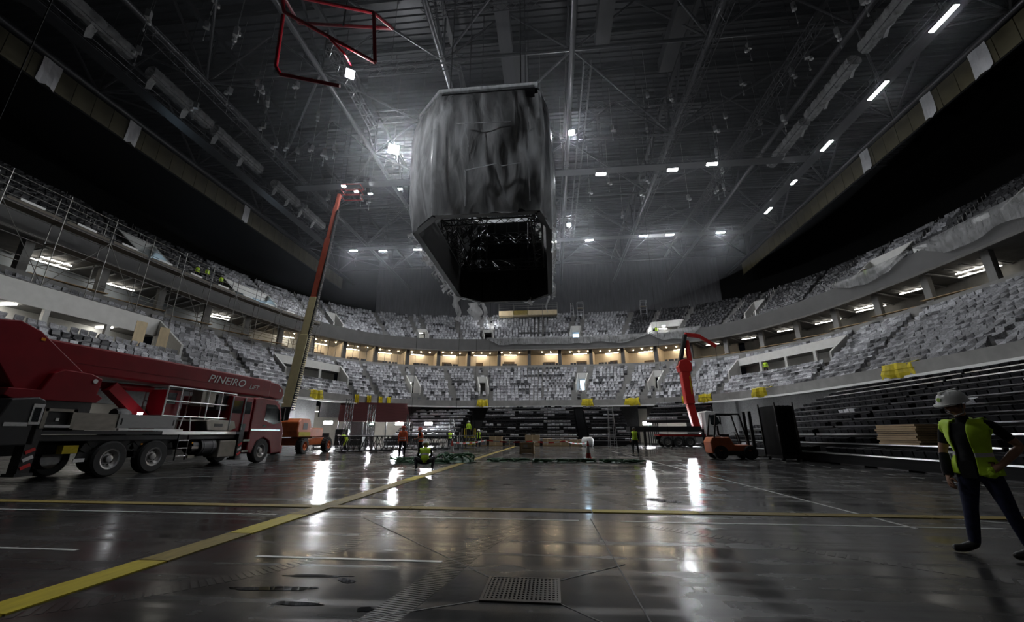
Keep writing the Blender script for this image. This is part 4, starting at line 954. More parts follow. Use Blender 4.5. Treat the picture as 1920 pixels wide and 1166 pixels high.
# under the bed
ld = MB()
for y_ in (-.22, .22): ld.beam((1.22, y_, .36), (1.2, y_, 1.32), .05, .03)
ld.build('ladder_side', STEEL, tr)
for z in (.5, .78, 1.06, 1.28): block('ladder_rung', (1.18, -.22, z), (1.26, .22, z + .03), ALU, tr)
for y_, z in ((.55, .75), (.45, .42)): block('step_plate', (1.1, y_ - .15, z), (1.27, y_ + .15, z + .09), AL2, tr)
link('air_tank', unit('cyl20', BLACKP), tr, (.9, .75, .82), (R(90), 0, 0), (.25, .25, .3)); link('fuel_tank', unit('cyl20', BLACKP), tr, (.88, 1.3, .80), (R(90), 0, 0), (.36, .36, .75))
for y_ in (1.05, 1.5): link('tank_strap', unit('cyl20', STEELL), tr, (.88, y_, .80), (R(90), 0, 0), (.37, .37, .05))
MB().b2((.6, 1.78, .36), (1.25, 2.72, 1.04)).build('battery_box', AL2, tr, bevel=.03)
STR = mat('red_warning_stripe', (.55, .02, .02), .4)
for y_ in (-4.75, 2.95):
    block('stabiliser_leg', (.95, y_ - .14, .3), (1.25, y_ + .14, 1.75), BLACKP, tr); block('stabiliser_foot', (.9, y_ - .2, .22), (1.3, y_ + .2, .3), BLACKP, tr)
    for k in range(3): sbar('warning_stripe', (1.262, y_ - .1, .42 + k * .2), (1.262, y_ + .1, .52 + k * .2), .02, .09, STR if k % 2 == 0 else LET, tr)
block('yellow_pump', (.95, -3.9, .75), (1.15, -3.5, .98), YBR, tr); block('number_plate', (1.2, -3.6, .5), (1.22, -3.3, .6), ALU, tr)
# cab
CABP = [(3.45, .55), (3.45, 2.9), (3.7, 3.0), (4.9, 2.98), (5.35, 2.75), (5.75, 1.75), (5.9, 1.5), (5.92, .42), (5.15, .36), (5.08, .62), (4.9, .98), (4.46, 1.15), (4.02, .98), (3.84, .62), (3.8, .42)]
MB().prism(CABP, -1.24, 1.24).build('cab', REDP, tr, bevel=.04)
MB().b2((-1.2, 2.05, 1.4), (1.2, 3.42, 2.95)).build('crew_cab', REDP, tr, bevel=.04)
for y0, y1 in ((2.2, 2.75), (2.95, 3.3)): block('crew_window', (1.2, y0, 2.2), (1.215, y1, 2.75), GLASS, tr)
for y_ in (2.1, 2.85): bar('chrome_tube', (1.24, y_, 1.5), (1.24, y_, 2.9), .03, ALU, tr, 8)
MB().prism([(4.3, 1.95), (4.3, 2.72), (5.0, 2.72), (5.3, 2.5), (5.55, 1.85), (5.0, 1.78)], 1.24, 1.255).build('side_window', GLASS, tr)
MB().prism([(5.34, 2.72), (5.38, 2.72), (5.78, 1.78), (5.74, 1.78)], -1.1, 1.1).build('windscreen', GLASS, tr)
block('sun_visor', (-1.0, 5.2, 2.86), (1.2, 5.6, 2.93), ALU, tr); block('mirror', (1.3, 5.5, 1.95), (1.42, 5.58, 2.6), BLACKP, tr); bar('mirror_arm', (1.2, 5.4, 2.6), (1.36, 5.54, 2.6), .02, BLACKP, tr); bar('mirror_arm', (1.2, 5.5, 1.95), (1.36, 5.54, 1.98), .02, BLACKP, tr)
block('side_trim', (1.24, 3.5, 1.46), (1.26, 5.6, 1.54), ALU, tr); block('door_handle', (1.24, 4.25, 1.66), (1.27, 4.45, 1.72), BLACKP, tr)
for k in range(7): block('cab_louvre', (1.24, 3.55, 1.75 + k * .16), (1.248, 4.1, 1.775 + k * .16), REDP, tr)
for z in (.52, .98): block('cab_step', (1.18, 3.1, z), (1.28, 3.5, z + .09), AL2, tr)
block('bumper', (-1.24, 5.86, .35), (1.24, 6.02, .75), REDP, tr); block('headlamp', (.7, 6.02, .5), (1.15, 6.05, .68), ALU, tr); block('grille', (-.8, 5.93, .9), (.8, 5.98, 1.5), BLACKP, tr)
for y_ in (-1.7, .35): block('side_marker', (1.26, y_, .95), (1.28, y_ + .06, 1.0), AMBER, tr)

# ---- tall boom lift (cream and red boom)
bl = thing('boom_lift', 'orange boom lift with a tall cream and red telescopic boom', 'boom lift', (-18.4, 29.6, 0), R(4))
BW = make_wheel(.53, .42, .3, ORANGE)
def chevrons(o, r, w):
    mb = MB()
    for k in range(18):
        a = 2 * math.pi * k / 18; c, s_ = math.cos(a), math.sin(a); a2 = a + .17; c2, s2 = math.cos(a2), math.sin(a2)
        for sx in (-1, 1): mb.beam((sx * w * .46, c * r, s_ * r), (0, c2 * r * 1.01, s2 * r * 1.01), .07, .05, up=(0, c, s_))
    link('tread_lugs', mb.mesh('tread_lugs', RUBBER), o)
for x in (-.95, .95):
    for y_ in (-1.7, 1.9): chevrons(put_wheel(BW, bl, (x, y_, .53), x < 0), .53, .42)
MB().b2((-.75, -1.9, .55), (.75, 2.1, 1.05)).build('chassis', ORANGE, bl, bevel=.05)
MB().prism([(-2.6, 1.1), (-2.75, 1.5), (-2.7, 2.1), (-2.3, 2.35), (-1.2, 2.35), (-1.0, 2.0), (-.8, 1.1)], -1.0, 1.05).build('counterweight', ORANGE, bl, bevel=.08)
MB().b2((-.9, -.9, 1.1), (.9, 1.2, 1.75)).build('turret', ORANGE, bl, bevel=.05)
block('grille', (1.05, -2.1, 1.6), (1.06, -1.5, 2.05), BLACKP, bl); block('warning_plate', (1.05, -2.55, 1.15), (1.06, -1.0, 1.45), YBR, bl)
block('tail_lamp', (.75, 1.9, .7), (.8, 2.0, .8), STR, bl)
link('slew_ring', unit('cyl20', BLACKP), bl, (0, -.1, 1.08), None, (.7, .7, .1))
B0_ = Vector((-.28, -2.1, 2.3)); B1_ = Vector((-1.0, 2.3, 23.0)); ax = B1_ - B0_
def bp_(k): return B0_ + ax * k
MB().beam(bp_(-.015), bp_(.035), .75, .95).build('boom_foot', BLACKP, bl, bevel=.03)
MB().beam(bp_(.03), bp_(.30), .66, .8).build('boom_outer', CREAM, bl, bevel=.04); MB().beam(bp_(.3), bp_(.46), .56, .7).build('boom_middle', CREAM, bl, bevel=.04)
MB().beam(bp_(.46), bp_(.74), .48, .6).build('boom_inner', REDB, bl, bevel=.03); MB().beam(bp_(.74), bp_(.92), .38, .48).build('boom_inner', REDB, bl, bevel=.03); MB().beam(bp_(.92), bp_(1), .3, .38).build('boom_tip', REDB, bl, bevel=.03)
ch = MB()
for k in range(110):
    q = bp_(.03 + .88 * k / 110); ch.box(q + Vector((.42 - .12 * k / 110, -.1, 0)), (.1, .3, .1))
ch.build('cable_carrier', BLACKP, bl)
bar('boom_pipe', bp_(.03) + Vector((.38, -.3, 0)), bp_(.9) + Vector((.3, -.2, 0)), .05, STEEL, bl)
bsk = MB()
for z in (0, .55, 1.1): bsk.tube([(-.9, 2.2, 23 + z), (.9, 2.2, 23 + z), (.9, 3.2, 23 + z), (-.9, 3.2, 23 + z), (-.9, 2.2, 23 + z)], .03, 5)
bsk.build('basket', REDC, bl)

# ---- near lift basket overhead at the top of the picture
nl = thing('overhead_lift_arm', 'dark red tubular lift basket frame high overhead left of the floodlight', 'lift basket', (-9.6, 12, 15.2))
for q in ([(-1.6, -.2, 4.4), (-1.5, 0, 3.6), (2.6, .6, 1.0)], [(-1.6, -.2, 4.4), (2.6, 0, 3.0), (2.9, 1.2, 3.6)], [(-1.5, 0, 3.4), (-1.5, .2, .8), (-1.3, .3, .45), (1.2, .6, -.1)], [(2.6, 0, 3.0), (2.6, .6, 1.0)], [(-1.6, -.2, 4.4), (-1.9, 1.4, 4.8), (2.9, 1.2, 3.6)]):
    for a, b in zip(q, q[1:]): bar('tube', a, b, .075, REDP, nl, 8)
bar('hanger', (.5, 1.2, 4.1), (.5, 1.2, 21.8), .04, STEEL, nl); bar('lamp_arm', (1.2, .6, 1.6), (1.12, 1.3, 1.75), .04, REDP, nl); bar('lamp_arm', (1.2, .6, 1.6), (.6, .3, 2.2), .05, REDP, nl)

# ---- crane truck at the far right
ct = thing('crane_truck', 'white cabbed crane truck with an upright red crane column at the far right', 'truck', (13.6, 47.6, 0), R(-90))
# local +y = world +x (driving to the right), local +x = world -y (towards the camera)
CW = make_wheel(.52, .34, .3)
for y_ in (-1.6, -.45, .7, 3.0):
    put_wheel(CW, ct, (1.05, y_, .52)); put_wheel(CW, ct, (-1.05, y_, .52), True)
block('chassis', (-.45, -2.6, .75), (.45, 4.2, 1.1), BLACKP, ct); block('red_frame', (-1.1, -2.4, 1.1), (1.1, 2.4, 1.3), REDC, ct)
for y_ in (-1.6, -.45, .7): 
    mb = MB()
    for k in range(8):
        a0, a1 = math.pi * k / 8, math.pi * (k + 1) / 8; mb.beam((1.05, y_ + .58 * math.cos(a0), .52 + .58 * math.sin(a0)), (1.05, y_ + .58 * math.cos(a1), .52 + .58 * math.sin(a1)), .36, .04, up=(1, 0, 0))
    mb.build('mudguard', ALU, ct)
block('flatbed', (-1.2, -5.4, 1.55), (1.2, 2.0, 2.1), BLACKP, ct); block('bed_edge', (1.2, -2.4, 1.42), (1.25, 2., 1.5), LW, ct)
for y_ in (-3.9, 2.1): block('outrigger_leg', (1.0, y_ - .12, .1), (1.25, y_ + .12, 1.8), BLACKP, ct); block('outrigger_pad', (.85, y_ - .3, 0), (1.4, y_ + .3, .1), ALU, ct)
block('grey_locker', (.9, 1.35, .45), (1.25, 2.0, 1.0), WP, ct)
MB().prism([(2.5, 1.2), (2.5, 3.55), (2.75, 3.7), (3.6, 3.6), (3.95, 3.1), (4.15, 1.9), (4.2, .6), (3.65, .6), (3.5, 1.0), (3.0, 1.2)], -1.2, 1.2).build('cab', LW, ct, bevel=.05)
MB().prism([(3.0, 2.3), (3.0, 3.3), (3.5, 3.3), (3.85, 2.9), (3.95, 2.4), (3.4, 2.15)], 1.2, 1.215).build('side_window', GLASS, ct); block('windscreen', (-1., 4.0, 2.1), (1., 4.05, 3.2), GLASS, ct); block('mirror', (1.3, 3.9, 2.3), (1.4, 4.0, 3.0), BLACKP, ct)
MB().beam((0, 1.9, 1.9), (0, 1.5, 4.6), .75, .75).build('crane_column', REDC, ct, bevel=.08); MB().beam((0, 1.5, 4.5), (.0, 1.35, 8.1), 1.0, .95).build('crane_boom', REDC, ct, bevel=.1)
MB().prism([(.75, 8.0), (.6, 8.6), (.9, 9.3), (1.6, 9.5), (2.1, 9.0), (2.1, 8.2), (1.8, 7.9)], -.55, .55).build('crane_knuckle', REDC, ct, bevel=.08)
MB().b2((.5, 1.65, 5.5), (.56, 1.75, 7.5)).build('yellow_decal', YBR, ct)
for dx in (-.3, 0, .3): MB().beam((dx, .9, 8.8), (dx, 1.9, 12.3), .24, .3).build('fly_jib', BLACKP, ct)
MB().beam((.35, .55, 8.7), (.35, 1.6, 12.1), .08, .08).build('jib_cylinder', ALU, ct)
MB().tube([(0, 2.0, 11.6), (0, 2.1, 9.3)], .28, 8).build('jib_root', REDC, ct); MB().beam((0, 1.9, 12.4), (0, 3.6, 12.1), .4, .45).build('jib_link', REDC, ct, bevel=.04); MB().beam((0, 3.5, 12.1), (0, 5.2, 10.9), .32, .36).build('jib_end', REDC, ct, bevel=.04)
bar('hook_rope', (0, 5.1, 10.9), (0, 5.1, 8.9), .02, BLACKP, ct, 4); block('hook', (-.08, 5.0, 8.6), (.08, 5.2, 8.9), BLACKP, ct)

# ---- forklift with a tall dark load
fk = thing('forklift', 'orange forklift with black overhead guard in front of the right stand', 'forklift', (9.7, 24.6, 0), R(-90))
FW = make_wheel(.36, .28, .2, BLACKP)
for x in (-.5, .5):
    for y_ in (-.75, .75): put_wheel(FW, fk, (x, y_, .36), x < 0)
MB().prism([(-1.2, .3), (-1.25, .9), (-1.1, 1.15), (-.2, 1.15), (0, .75), (.9, .75), (1.0, .3)], -.55, .55).build('body', ORANGE, fk, bevel=.06)
block('dark_skirt', (-.58, -.9, .2), (.58, .9, .45), BLACKP, fk)
gd = MB()
for x in (-.5, .5): gd.beam((x, -1.0, 1.1), (x, -.75, 2.35), .07).beam((x, .75, .75), (x, .45, 2.35), .07).beam((x, -.75, 2.35), (x, .45, 2.35), .08)
gd.build('overhead_guard', BLACKP, fk)
for k in range(6): sbar('guard_bar', (-.5, -.7 + k * .22, 2.36), (.5, -.7 + k * .22, 2.36), .04, .04, BLACKP, fk)
block('seat', (-.25, -.6, 1.15), (.25, -.1, 1.3), BLACKP, fk); block('seat_back', (-.25, -.7, 1.25), (.25, -.6, 1.75), BLACKP, fk); MB().cyl((0, .45, .8), (0, .3, 1.35), .02).lathe([(.17, 0), (.19, .015), (.17, .03)], (0, .28, 1.38), 16).build('steering_wheel', BLACKP, fk)
for x in (-.35, .35): block('mast_rail', (x - .06, 1.0, .1), (x + .06, 1.15, 2.5), BLACKP, fk)
for x in (-.3, .3): block('fork', (x - .06, 1.15, .12), (x + .06, 2.3, .17), STEEL, fk)
pl = thing('panel_rack', 'tall dark rack of folded stage panels beside the forklift', 'rack', (12.0, 23.9, 0), R(-90))
block('base', (-.9, -.45, .1), (.9, .45, .25), BLACKP, pl)
for k in range(12): block('panel', (-.85, -.42 + k * .072, .25), (.85, -.42 + k * .072 + .045, 2.75 - .02 * (k % 3)), DECKM, pl)
for x in (-.88, .88): sbar('post', (x, -.45, .1), (x, -.45, 2.9), .06, .06, BLACKP, pl); sbar('post', (x, .45, .1), (x, .45, 2.9), .06, .06, BLACKP, pl)
for x in (-.7, .7):
    for y_ in (-.35, .35): link('castor', unit('cyl12', RUBBER), pl, (x, y_, .07), (0, math.pi / 2, 0), (.07, .07, .05))

# ------------------------------------------------------------------ people
def seg_dist(p, a, b):
    d = b - a; l = d.length_squared; t = max(0, min(1, (p - a).dot(d) / l)) if l > 0 else 0
    return (p - (a + d * t)).length
def person(label, P0, rz, J, face, shirt, trousers, vest=None, helmet=None, sleeves='short', sub=2, group=None, openv=True, rings=((.30, .36),), gloves=None, details=False, scale=1.):
    """J: joint name -> local position; face: local direction the head looks; one continuous skinned body"""
    J = {k: Vector(v) for k, v in J.items()}; face = Vector(face).normalized()
    V, Rr, E, REG = [], [], [], []
    def add(p, r, parent=None, reg='torso'):
        V.append(Vector(p)); Rr.append(r); i = len(V) - 1
        if parent is not None: E.append((parent, i)); REG.append(reg)
        return i
    pe, ch, nk, hd = J['pelvis'], J['chest'], J['neck'], J['head']
    a = add(pe, .14); b = add(pe.lerp(ch, .35), .132, a); c = add(pe.lerp(ch, .7), .142, b); d = add(ch, .145, c); n0 = add(ch.lerp(nk, .55), .10, d); n1 = add(nk, .06, n0)
    n2 = add(nk.lerp(hd, .45), .056, n1, 'head'); up = (hd - nk).normalized()
    h1 = add(hd - up * .045 + face * .012, .078, n2, 'head'); h2 = add(hd + up * .03, .094, h1, 'head'); h3 = add(hd + up * .1, .07, h2, 'head')
    add(hd - up * .085 + face * .055, .03, h1, 'head')                                            # chin
    nb_ = add(hd - up * .005 + face * .09, .022, h2, 'head'); add(hd - up * .03 + face * .115, .013, nb_, 'head')   # nose
    for s_ in 'LR':
        sh, el, wr = J['sh' + s_], J['el' + s_], J['wr' + s_]
        i0 = add(ch.lerp(sh, .62) + Vector((0, 0, .02)), .092, d); i1 = add(sh, .068, i0, 'arm'); i2 = add(sh.lerp(el, .5), .055, i1, 'arm'); i3 = add(el, .044, i2, 'arm'); i4 = add(el.lerp(wr, .4), .045, i3, 'fore'); i5 = add(wr, .03, i4, 'fore')
        dv = (wr - el).normalized(); hv = J.get('hand' + s_, dv).normalized() if 'hand' + s_ in J else dv
        side = hv.cross(face if abs(hv.dot(face)) < .9 else Vector((1, 0, 0))).normalized(); cur = hv.cross(side).normalized()
        if 'curl' + s_ in J: cur = J['curl' + s_].normalized(); side = hv.cross(cur).normalized()
        p1 = add(wr + hv * .055, .034, i5, 'hand')
        for k, (o_, l) in enumerate(((-.03, .065), (-.01, .078), (.011, .072), (.03, .058))):
            q0 = add(wr + hv * .088 + side * o_, .0105, p1, 'hand'); q1 = add(V[q0] + hv * l * .5 + cur * l * .2, .0095, q0, 'hand'); add(V[q1] + hv * l * .25 + cur * l * .4, .008, q1, 'hand')
        t0 = add(wr + hv * .045 + side * -.045 + cur * .01, .013, p1, 'hand'); add(V[t0] + hv * .04 + side * -.012 + cur * .025, .0105, t0, 'hand')
        hp, kn, an, to = J['hip' + s_], J['kn' + s_], J['an' + s_], J['toe' + s_]
        l1 = add(hp, .105, a, 'leg'); l2 = add(hp.lerp(kn, .5), .09, l1, 'leg'); l3 = add(kn, .068, l2, 'leg'); l4 = add(kn.lerp(an, .4), .066, l3, 'leg'); l5 = add(an + (kn - an) * .14, .056, l4, 'leg'); l6 = add(an, .052, l5, 'boot'); l7 = add(an.lerp(to, .55) - Vector((0, 0, .02)), .046, l6, 'boot'); add(to, .038, l7, 'boot')
    me = bpy.data.meshes.new('person_body'); me.from_pydata([tuple(v) for v in V], E, [])
    o = bpy.data.objects.new('tmp', me); COL.objects.link(o)
    sk = o.modifiers.new('s', 'SKIN'); sk.use_smooth_shade = True
    for i, r in enumerate(Rr): me.skin_vertices[0].data[i].radius = (r, r)
    me.skin_vertices[0].data[0].use_root = True
    ss = o.modifiers.new('u', 'SUBSURF'); ss.levels = sub; ss.render_levels = sub
    bm_ = bpy.data.meshes.new_from_object(o.evaluated_get(bpy.context.evaluated_depsgraph_get())); bpy.data.objects.remove(o)
    bm_.name = 'person_body'
    mats_ = [SKIN, shirt, trousers, BOOT, gloves or SKIN]
    bm_.materials.clear()
    for m in mats_: bm_.materials.append(m)
    RM = {'head': 0, 'torso': 1, 'arm': 1, 'fore': 0 if sleeves == 'short' else 1, 'hand': 4, 'leg': 2, 'boot': 3}
    zbelt = pe.z + .04; reg_of = []
    for p in bm_.polygons:
        c = p.center; best, br = 9, 'torso'
        for (i, j), rg in zip(E, REG):
            dd = seg_dist(c, V[i], V[j]) - (Rr[i] + Rr[j]) / 2
            if dd < best: best, br = dd, rg
        if br == 'torso' and c.z < zbelt and 'crouch' not in J: p.material_index = 2; br = 'leg'
        else: p.material_index = RM[br]
        if br == 'head' and c.z < nk.z - .01: p.material_index = 1
        if sleeves == 'short' and br == 'arm':
            for s_ in 'LR':
                if (c - J['el' + s_]).length < .11: p.material_index = 0
        reg_of.append(br); p.use_smooth = True
    body = link('person', bm_, None, P0, (0, 0, rz)); body.scale = [scale] * 3; tag(body, label, 'person', group)
    if vest:
        tdir = (nk - pe).normalized(); Lt = (nk - pe).length; fd = (J.get('front', face)); fd = Vector(fd); fd = (fd - tdir * fd.dot(tdir)).normalized(); lr = tdir.cross(fd)
        bb = bmesh.new(); bb.from_mesh(bm_); ly = bb.faces.layers.int.new('reg'); RK = ['torso', 'leg', 'arm', 'fore', 'hand', 'head', 'boot']
        bb.faces.ensure_lookup_table()
        for f_, rg in zip(bb.faces, reg_of): f_[ly] = RK.index(rg)
        cuts = [(pe + tdir * (Lt * h_), tdir) for h_ in [-.12] + [q for r_ in rings for q in r_]]
        if openv: cuts += [(pe + lr * x_, lr) for x_ in (-.075, .075)]
        for co, no in cuts: bmesh.ops.bisect_plane(bb, geom=bb.verts[:] + bb.edges[:] + bb.faces[:], plane_co=co, plane_no=no)
        bb.normal_update(); bb.verts.index_update(); idx = {}; vs, fs, vm = [], [], []
        for f_ in bb.faces:
            c = f_.calc_center_median(); rg = RK[f_[ly]]; h = (c - pe).dot(tdir) / Lt; x = (c - pe).dot(lr); f = (c - pe).dot(fd)
            if rg not in ('torso', 'leg') or h < -.12 or h > 1.0 or ('crouch' in J and rg == 'leg'): continue
            if min((c - J['shL']).length, (c - J['shR']).length) < .075 and h < .8: continue
            if openv and f > .03 and abs(x) < .075: continue
            ff = []
            for v_ in f_.verts:
                if v_.index not in idx: idx[v_.index] = len(vs); vs.append(tuple(v_.co + v_.normal * .016))
                ff.append(idx[v_.index])
            fs.append(tuple(ff)); vm.append(1 if any(lo < h < hi for lo, hi in rings) else 0)
        bb.free()
        vme = bpy.data.meshes.new('vest'); vme.from_pydata(vs, [], fs); vme.materials.append(vest); vme.materials.append(REFL)
        vme.polygons.foreach_set('material_index', vm); vme.polygons.foreach_set('use_smooth', [True] * len(fs))
        ve = link('hi_vis_vest', vme, body); so = ve.modifiers.new('t', 'SOLIDIFY'); so.thickness = .012; so.offset = 1
    M = Matrix.Translation(hd + up * .045) @ up.to_track_quat('Z', 'Y').to_matrix().to_4x4()
    if helmet:
        mb = MB(); prof = [(.145, -.005), (.14, .02), (.132, .06), (.112, .1), (.075, .128), (.03, .14)]
        mb.lathe(prof, n=22)
        loc_f = M.to_3x3().inverted() @ face; ang = math.atan2(loc_f.y, loc_f.x)
        n = 16; br = [(math.cos(ang + (k / (n - 1) - .5) * 2.2) * (.135 + .055 * math.cos((k / (n - 1) - .5) * math.pi)), math.sin(ang + (k / (n - 1) - .5) * 2.2) * (.135 + .055 * math.cos((k / (n - 1) - .5) * math.pi))) for k in range(n)]
        mb.prism(br, -.012, .006, 'z'); mb.beam((math.cos(ang) * .1, math.sin(ang) * .1, .112), (-math.cos(ang) * .1, -math.sin(ang) * .1, .112), .03, .065)
        hme = mb.mesh('helmet', helmet, True); hme.transform(M); hel = link('helmet', hme, body)
        if details:
            GRN = mat('green_sticker', (.30, .52, .03), .5)
            q = MB().lathe([(.026, 0), (.026, .003)], n=16).mesh('sticker', GRN); q.transform(M @ Matrix.Translation((math.cos(ang) * .134 , math.sin(ang) * .134, .062)) @ Vector((math.cos(ang), math.sin(ang), .35)).to_track_quat('Z', 'Y').to_matrix().to_4x4()); st = link('round_sticker', q, hel)
            sm = MB(); sm.tube([(.014 * math.cos(R(t_)), .014 * math.sin(R(t_)), .004) for t_ in range(200, 345, 24)], .0018, 4); sm.box((-.008, .008, .004), (.005, .005, .002)).box((.008, .008, .004), (.005, .005, .002))
            q = sm.mesh('sticker_print', BLACKP); q.transform(M @ Matrix.Translation((math.cos(ang) * .134 , math.sin(ang) * .134, .062)) @ Vector((math.cos(ang), math.sin(ang), .35)).to_track_quat('Z', 'Y').to_matrix().to_4x4()); link('sticker_print', q, hel)
            chs = MB(); 
            for s2 in (-1, 1):
                pr = Matrix.Rotation(ang + s2 * 1.5, 4, 'Z') @ Vector((.118, 0, 0)); cc = M @ pr; chs.tube([cc, cc - up * .12 + face * .03, hd - up * .115 + face * .05], .006, 5)
            chs.build('chin_strap', BLACKP, hel)
    else:
        mb = MB(); mb.lathe([(.098, -.06), (.108, 0), (.1, .05), (.06, .09), (.02, .1)], n=16); q = mb.mesh('hair', HAIR, True); q.transform(M @ Matrix.Translation(Vector((0, 0, -.0))) ); hr = link('hair', q, body); hr.location = -face * .025
    side = up.cross(face).normalized()
    ey = MB()
    for s_ in (-1, 1): ey.lathe([(.004, -.012), (.013, -.006), (.013, .006), (.004, .012)], hd + face * .083 + up * .018 + side * (.034 * s_), 8)
    ey.build('eyes', HAIR, body)
    mt = MB(); mt.beam(hd - up * .062 + face * .088 + side * .024, hd - up * .062 + face * .088 - side * .024, .012, .01); mt.build('mouth', mat('lips', (.2, .07, .055), .5), body)
    ears = MB()
    for s_ in (-1, 1): ears.box(hd + side * (.098 * s_) + up * .0, (.025, .04, .06), (side.to_track_quat('X', 'Z').to_euler()))
    ears.build('ears', SKIN, body)
    if details:
        gl = MB()
        for s_ in (-1, 1):
            c = hd + face * .108 + up * .018 + side * (.036 * s_)
            gl.tube([c + side * (.026 * math.cos(R(t_))) + up * (.018 * math.sin(R(t_))) for t_ in range(0, 361, 45)], .003, 4); gl.tube([c + side * (.026 * s_), hd + side * (.1 * s_) + up * .015], .003, 4)
        gl.tube([hd + face * .112 + up * .02 + side * .01, hd + face * .112 + up * .02 - side * .01], .003, 4); gl.build('spectacles', BLACKP, body)
        ms = MB(); ms.beam(hd - up * .048 + face * .1 + side * .03, hd - up * .048 + face * .1 - side * .03, .014, .012); ms.build('moustache', HAIR, body)
    return body

def pose_stand(h=1.75, lean=0., step=.0, armL=None, armR=None, spread=.1, turn=0.):
    """upright figure facing local -y"""
    k = h / 1.75
    J = dict(pelvis=(0, 0, .96), chest=(0, -lean, 1.30), neck=(0, -lean * 1.2, 1.475), head=(0, -lean * 1.35 - .01, 1.60), shL=(.19, -lean, 1.42), shR=(-.19, -lean, 1.42), elL=(.26, -lean + .03, 1.14), elR=(-.26, -lean + .03, 1.14), wrL=(.27, -lean - .06, .90), wrR=(-.27, -lean - .06, .90),
             hipL=(.1, 0, .90), hipR=(-.1, 0, .90), knL=(.11 + spread * .3, -.02 - step * .5, .50), knR=(-.11 - spread * .3, -.02 + step * .45, .50), anL=(.1 + spread * .5, -step * .8, .09), anR=(-.1 - spread * .5, step * .8, .09), toeL=(.12 + spread * .6, -.17 - step * .8, .04), toeR=(-.12 - spread * .6, -.17 + step * .8, .04))
    for s_, v in (('L', armL), ('R', armR)):
        if v: J['el' + s_], J['wr' + s_] = v
    return {n: tuple(c * k for c in v) for n, v in J.items()}
def facing(p, towards):  # rz so that local -y looks to a world point
    d = Vector(towards) - Vector(p); return math.atan2(d.y, d.x) + math.pi / 2

# the walking man on the right (local x = to the right in view, y = away from the camera)
PM = Vector((4.78, 5.6, 0)); av = math.atan2(PM.y, PM.x) - math.pi / 2
man = dict(pelvis=(.12, .0, .93), chest=(.13, -.03, 1.27), neck=(.12, -.05, 1.47), head=(.095, -.085, 1.625), shR=(-.04, .10, 1.41), shL=(.31, -.10, 1.42), elR=(-.12, .10, 1.10), wrR=(-.13, .00, .83), elL=(.50, -.03, 1.17), wrL=(.30, -.13, .96),
           hipR=(.03, .05, .87), hipL=(.21, -.05, .87), knR=(-.03, .02, .48), anR=(-.08, .05, .10), toeR=(-.27, -.01, .045), knL=(.27, -.06, .49), anL=(.34, .02, .11), toeL=(.18, -.06, .045), handL=(-.8, -.1, -.55), curlL=(-.1, .5, -.3), front=(-.55, -.83, 0))
pm = person('man in a white helmet and open yellow vest walking across the right foreground', PM, av, man, (-.80, -.60, -.08), TEE, JEANS, HIVIZ, HELM, sub=3, details=True, gloves=None, rings=((.24, .33),))
gv = MB().lathe([(.045, .0), (.055, .05), (.052, .16), (.046, .26)], n=12).mesh('black_sleeve', TEE, True); gv.transform(Matrix.Translation((-.13, .0, .83)) @ Vector((.01, .1, .27)).to_track_quat('Z', 'Y').to_matrix().to_4x4()); link('black_sleeve', gv, pm)
block('tool_pouch', (-.02, -.14, .82), (.1, -.06, 1.0), BLACKP, pm)
# crouching worker seen from behind
PC = (-5.0, 16.3, 0)
cr = dict(pelvis=(0, -.02, .30), chest=(0, .14, .60), neck=(0, .22, .77), head=(0, .28, .88), shL=(-.2, .16, .71), shR=(.2, .16, .71), elL=(-.27, .32, .5), elR=(.27, .32, .5), wrL=(-.1, .5, .38), wrR=(.1, .5, .38), hipL=(-.12, 0, .27), hipR=(.12, 0, .27), knL=(-.36, .33, .42), knR=(.36, .33, .42), anL=(-.3, .05, .09), anR=(.3, .05, .09), toeL=(-.34, .24, .045), toeR=(.34, .24, .045), crouch=(0, 0, 0), front=(0, 1, 0))
person('worker in a yellow vest and white helmet crouching over the green netting', PC, math.atan2(PC[1], PC[0]) - math.pi / 2, cr, (0, .85, -.5), TEE, DTROU, HIVIZ, HELM, sub=2, openv=False, rings=((.36, .5),), sleeves='long')
# two in orange
p1 = (-9.0, 24.7, 0); person('tall worker in an orange vest standing with his back to the camera', p1, facing(p1, (-9.6, 40, 0)), pose_stand(1.76, .02), (0, -1, 0), HIVIZO, DTROU, HIVIZO, HELMR, openv=False, sleeves='long', rings=((.02, .10), (.22, .30)))
p1 = (-8.15, 25.6, 0); person('smaller worker in an orange vest and red helmet turned to his colleague', p1, facing(p1, (-12, 25, 0)), pose_stand(1.66, .06, .1, armL=((.24, -.1, 1.14), (.16, -.32, 1.1)), armR=((-.24, -.1, 1.14), (-.1, -.32, 1.08))), (0, -1, -.2), TEE, DTROU, HIVIZO, HELMR, rings=((.12, .3),))
p1 = (5.6, 30.2, 0); person('worker in a yellow vest walking away near the right entrance', p1, facing(p1, (7, 60, 0)), pose_stand(1.76, .03, .16), (0, -1, -.1), DTROU, DTROU, HIVIZ, None, openv=False, sleeves='long', rings=())
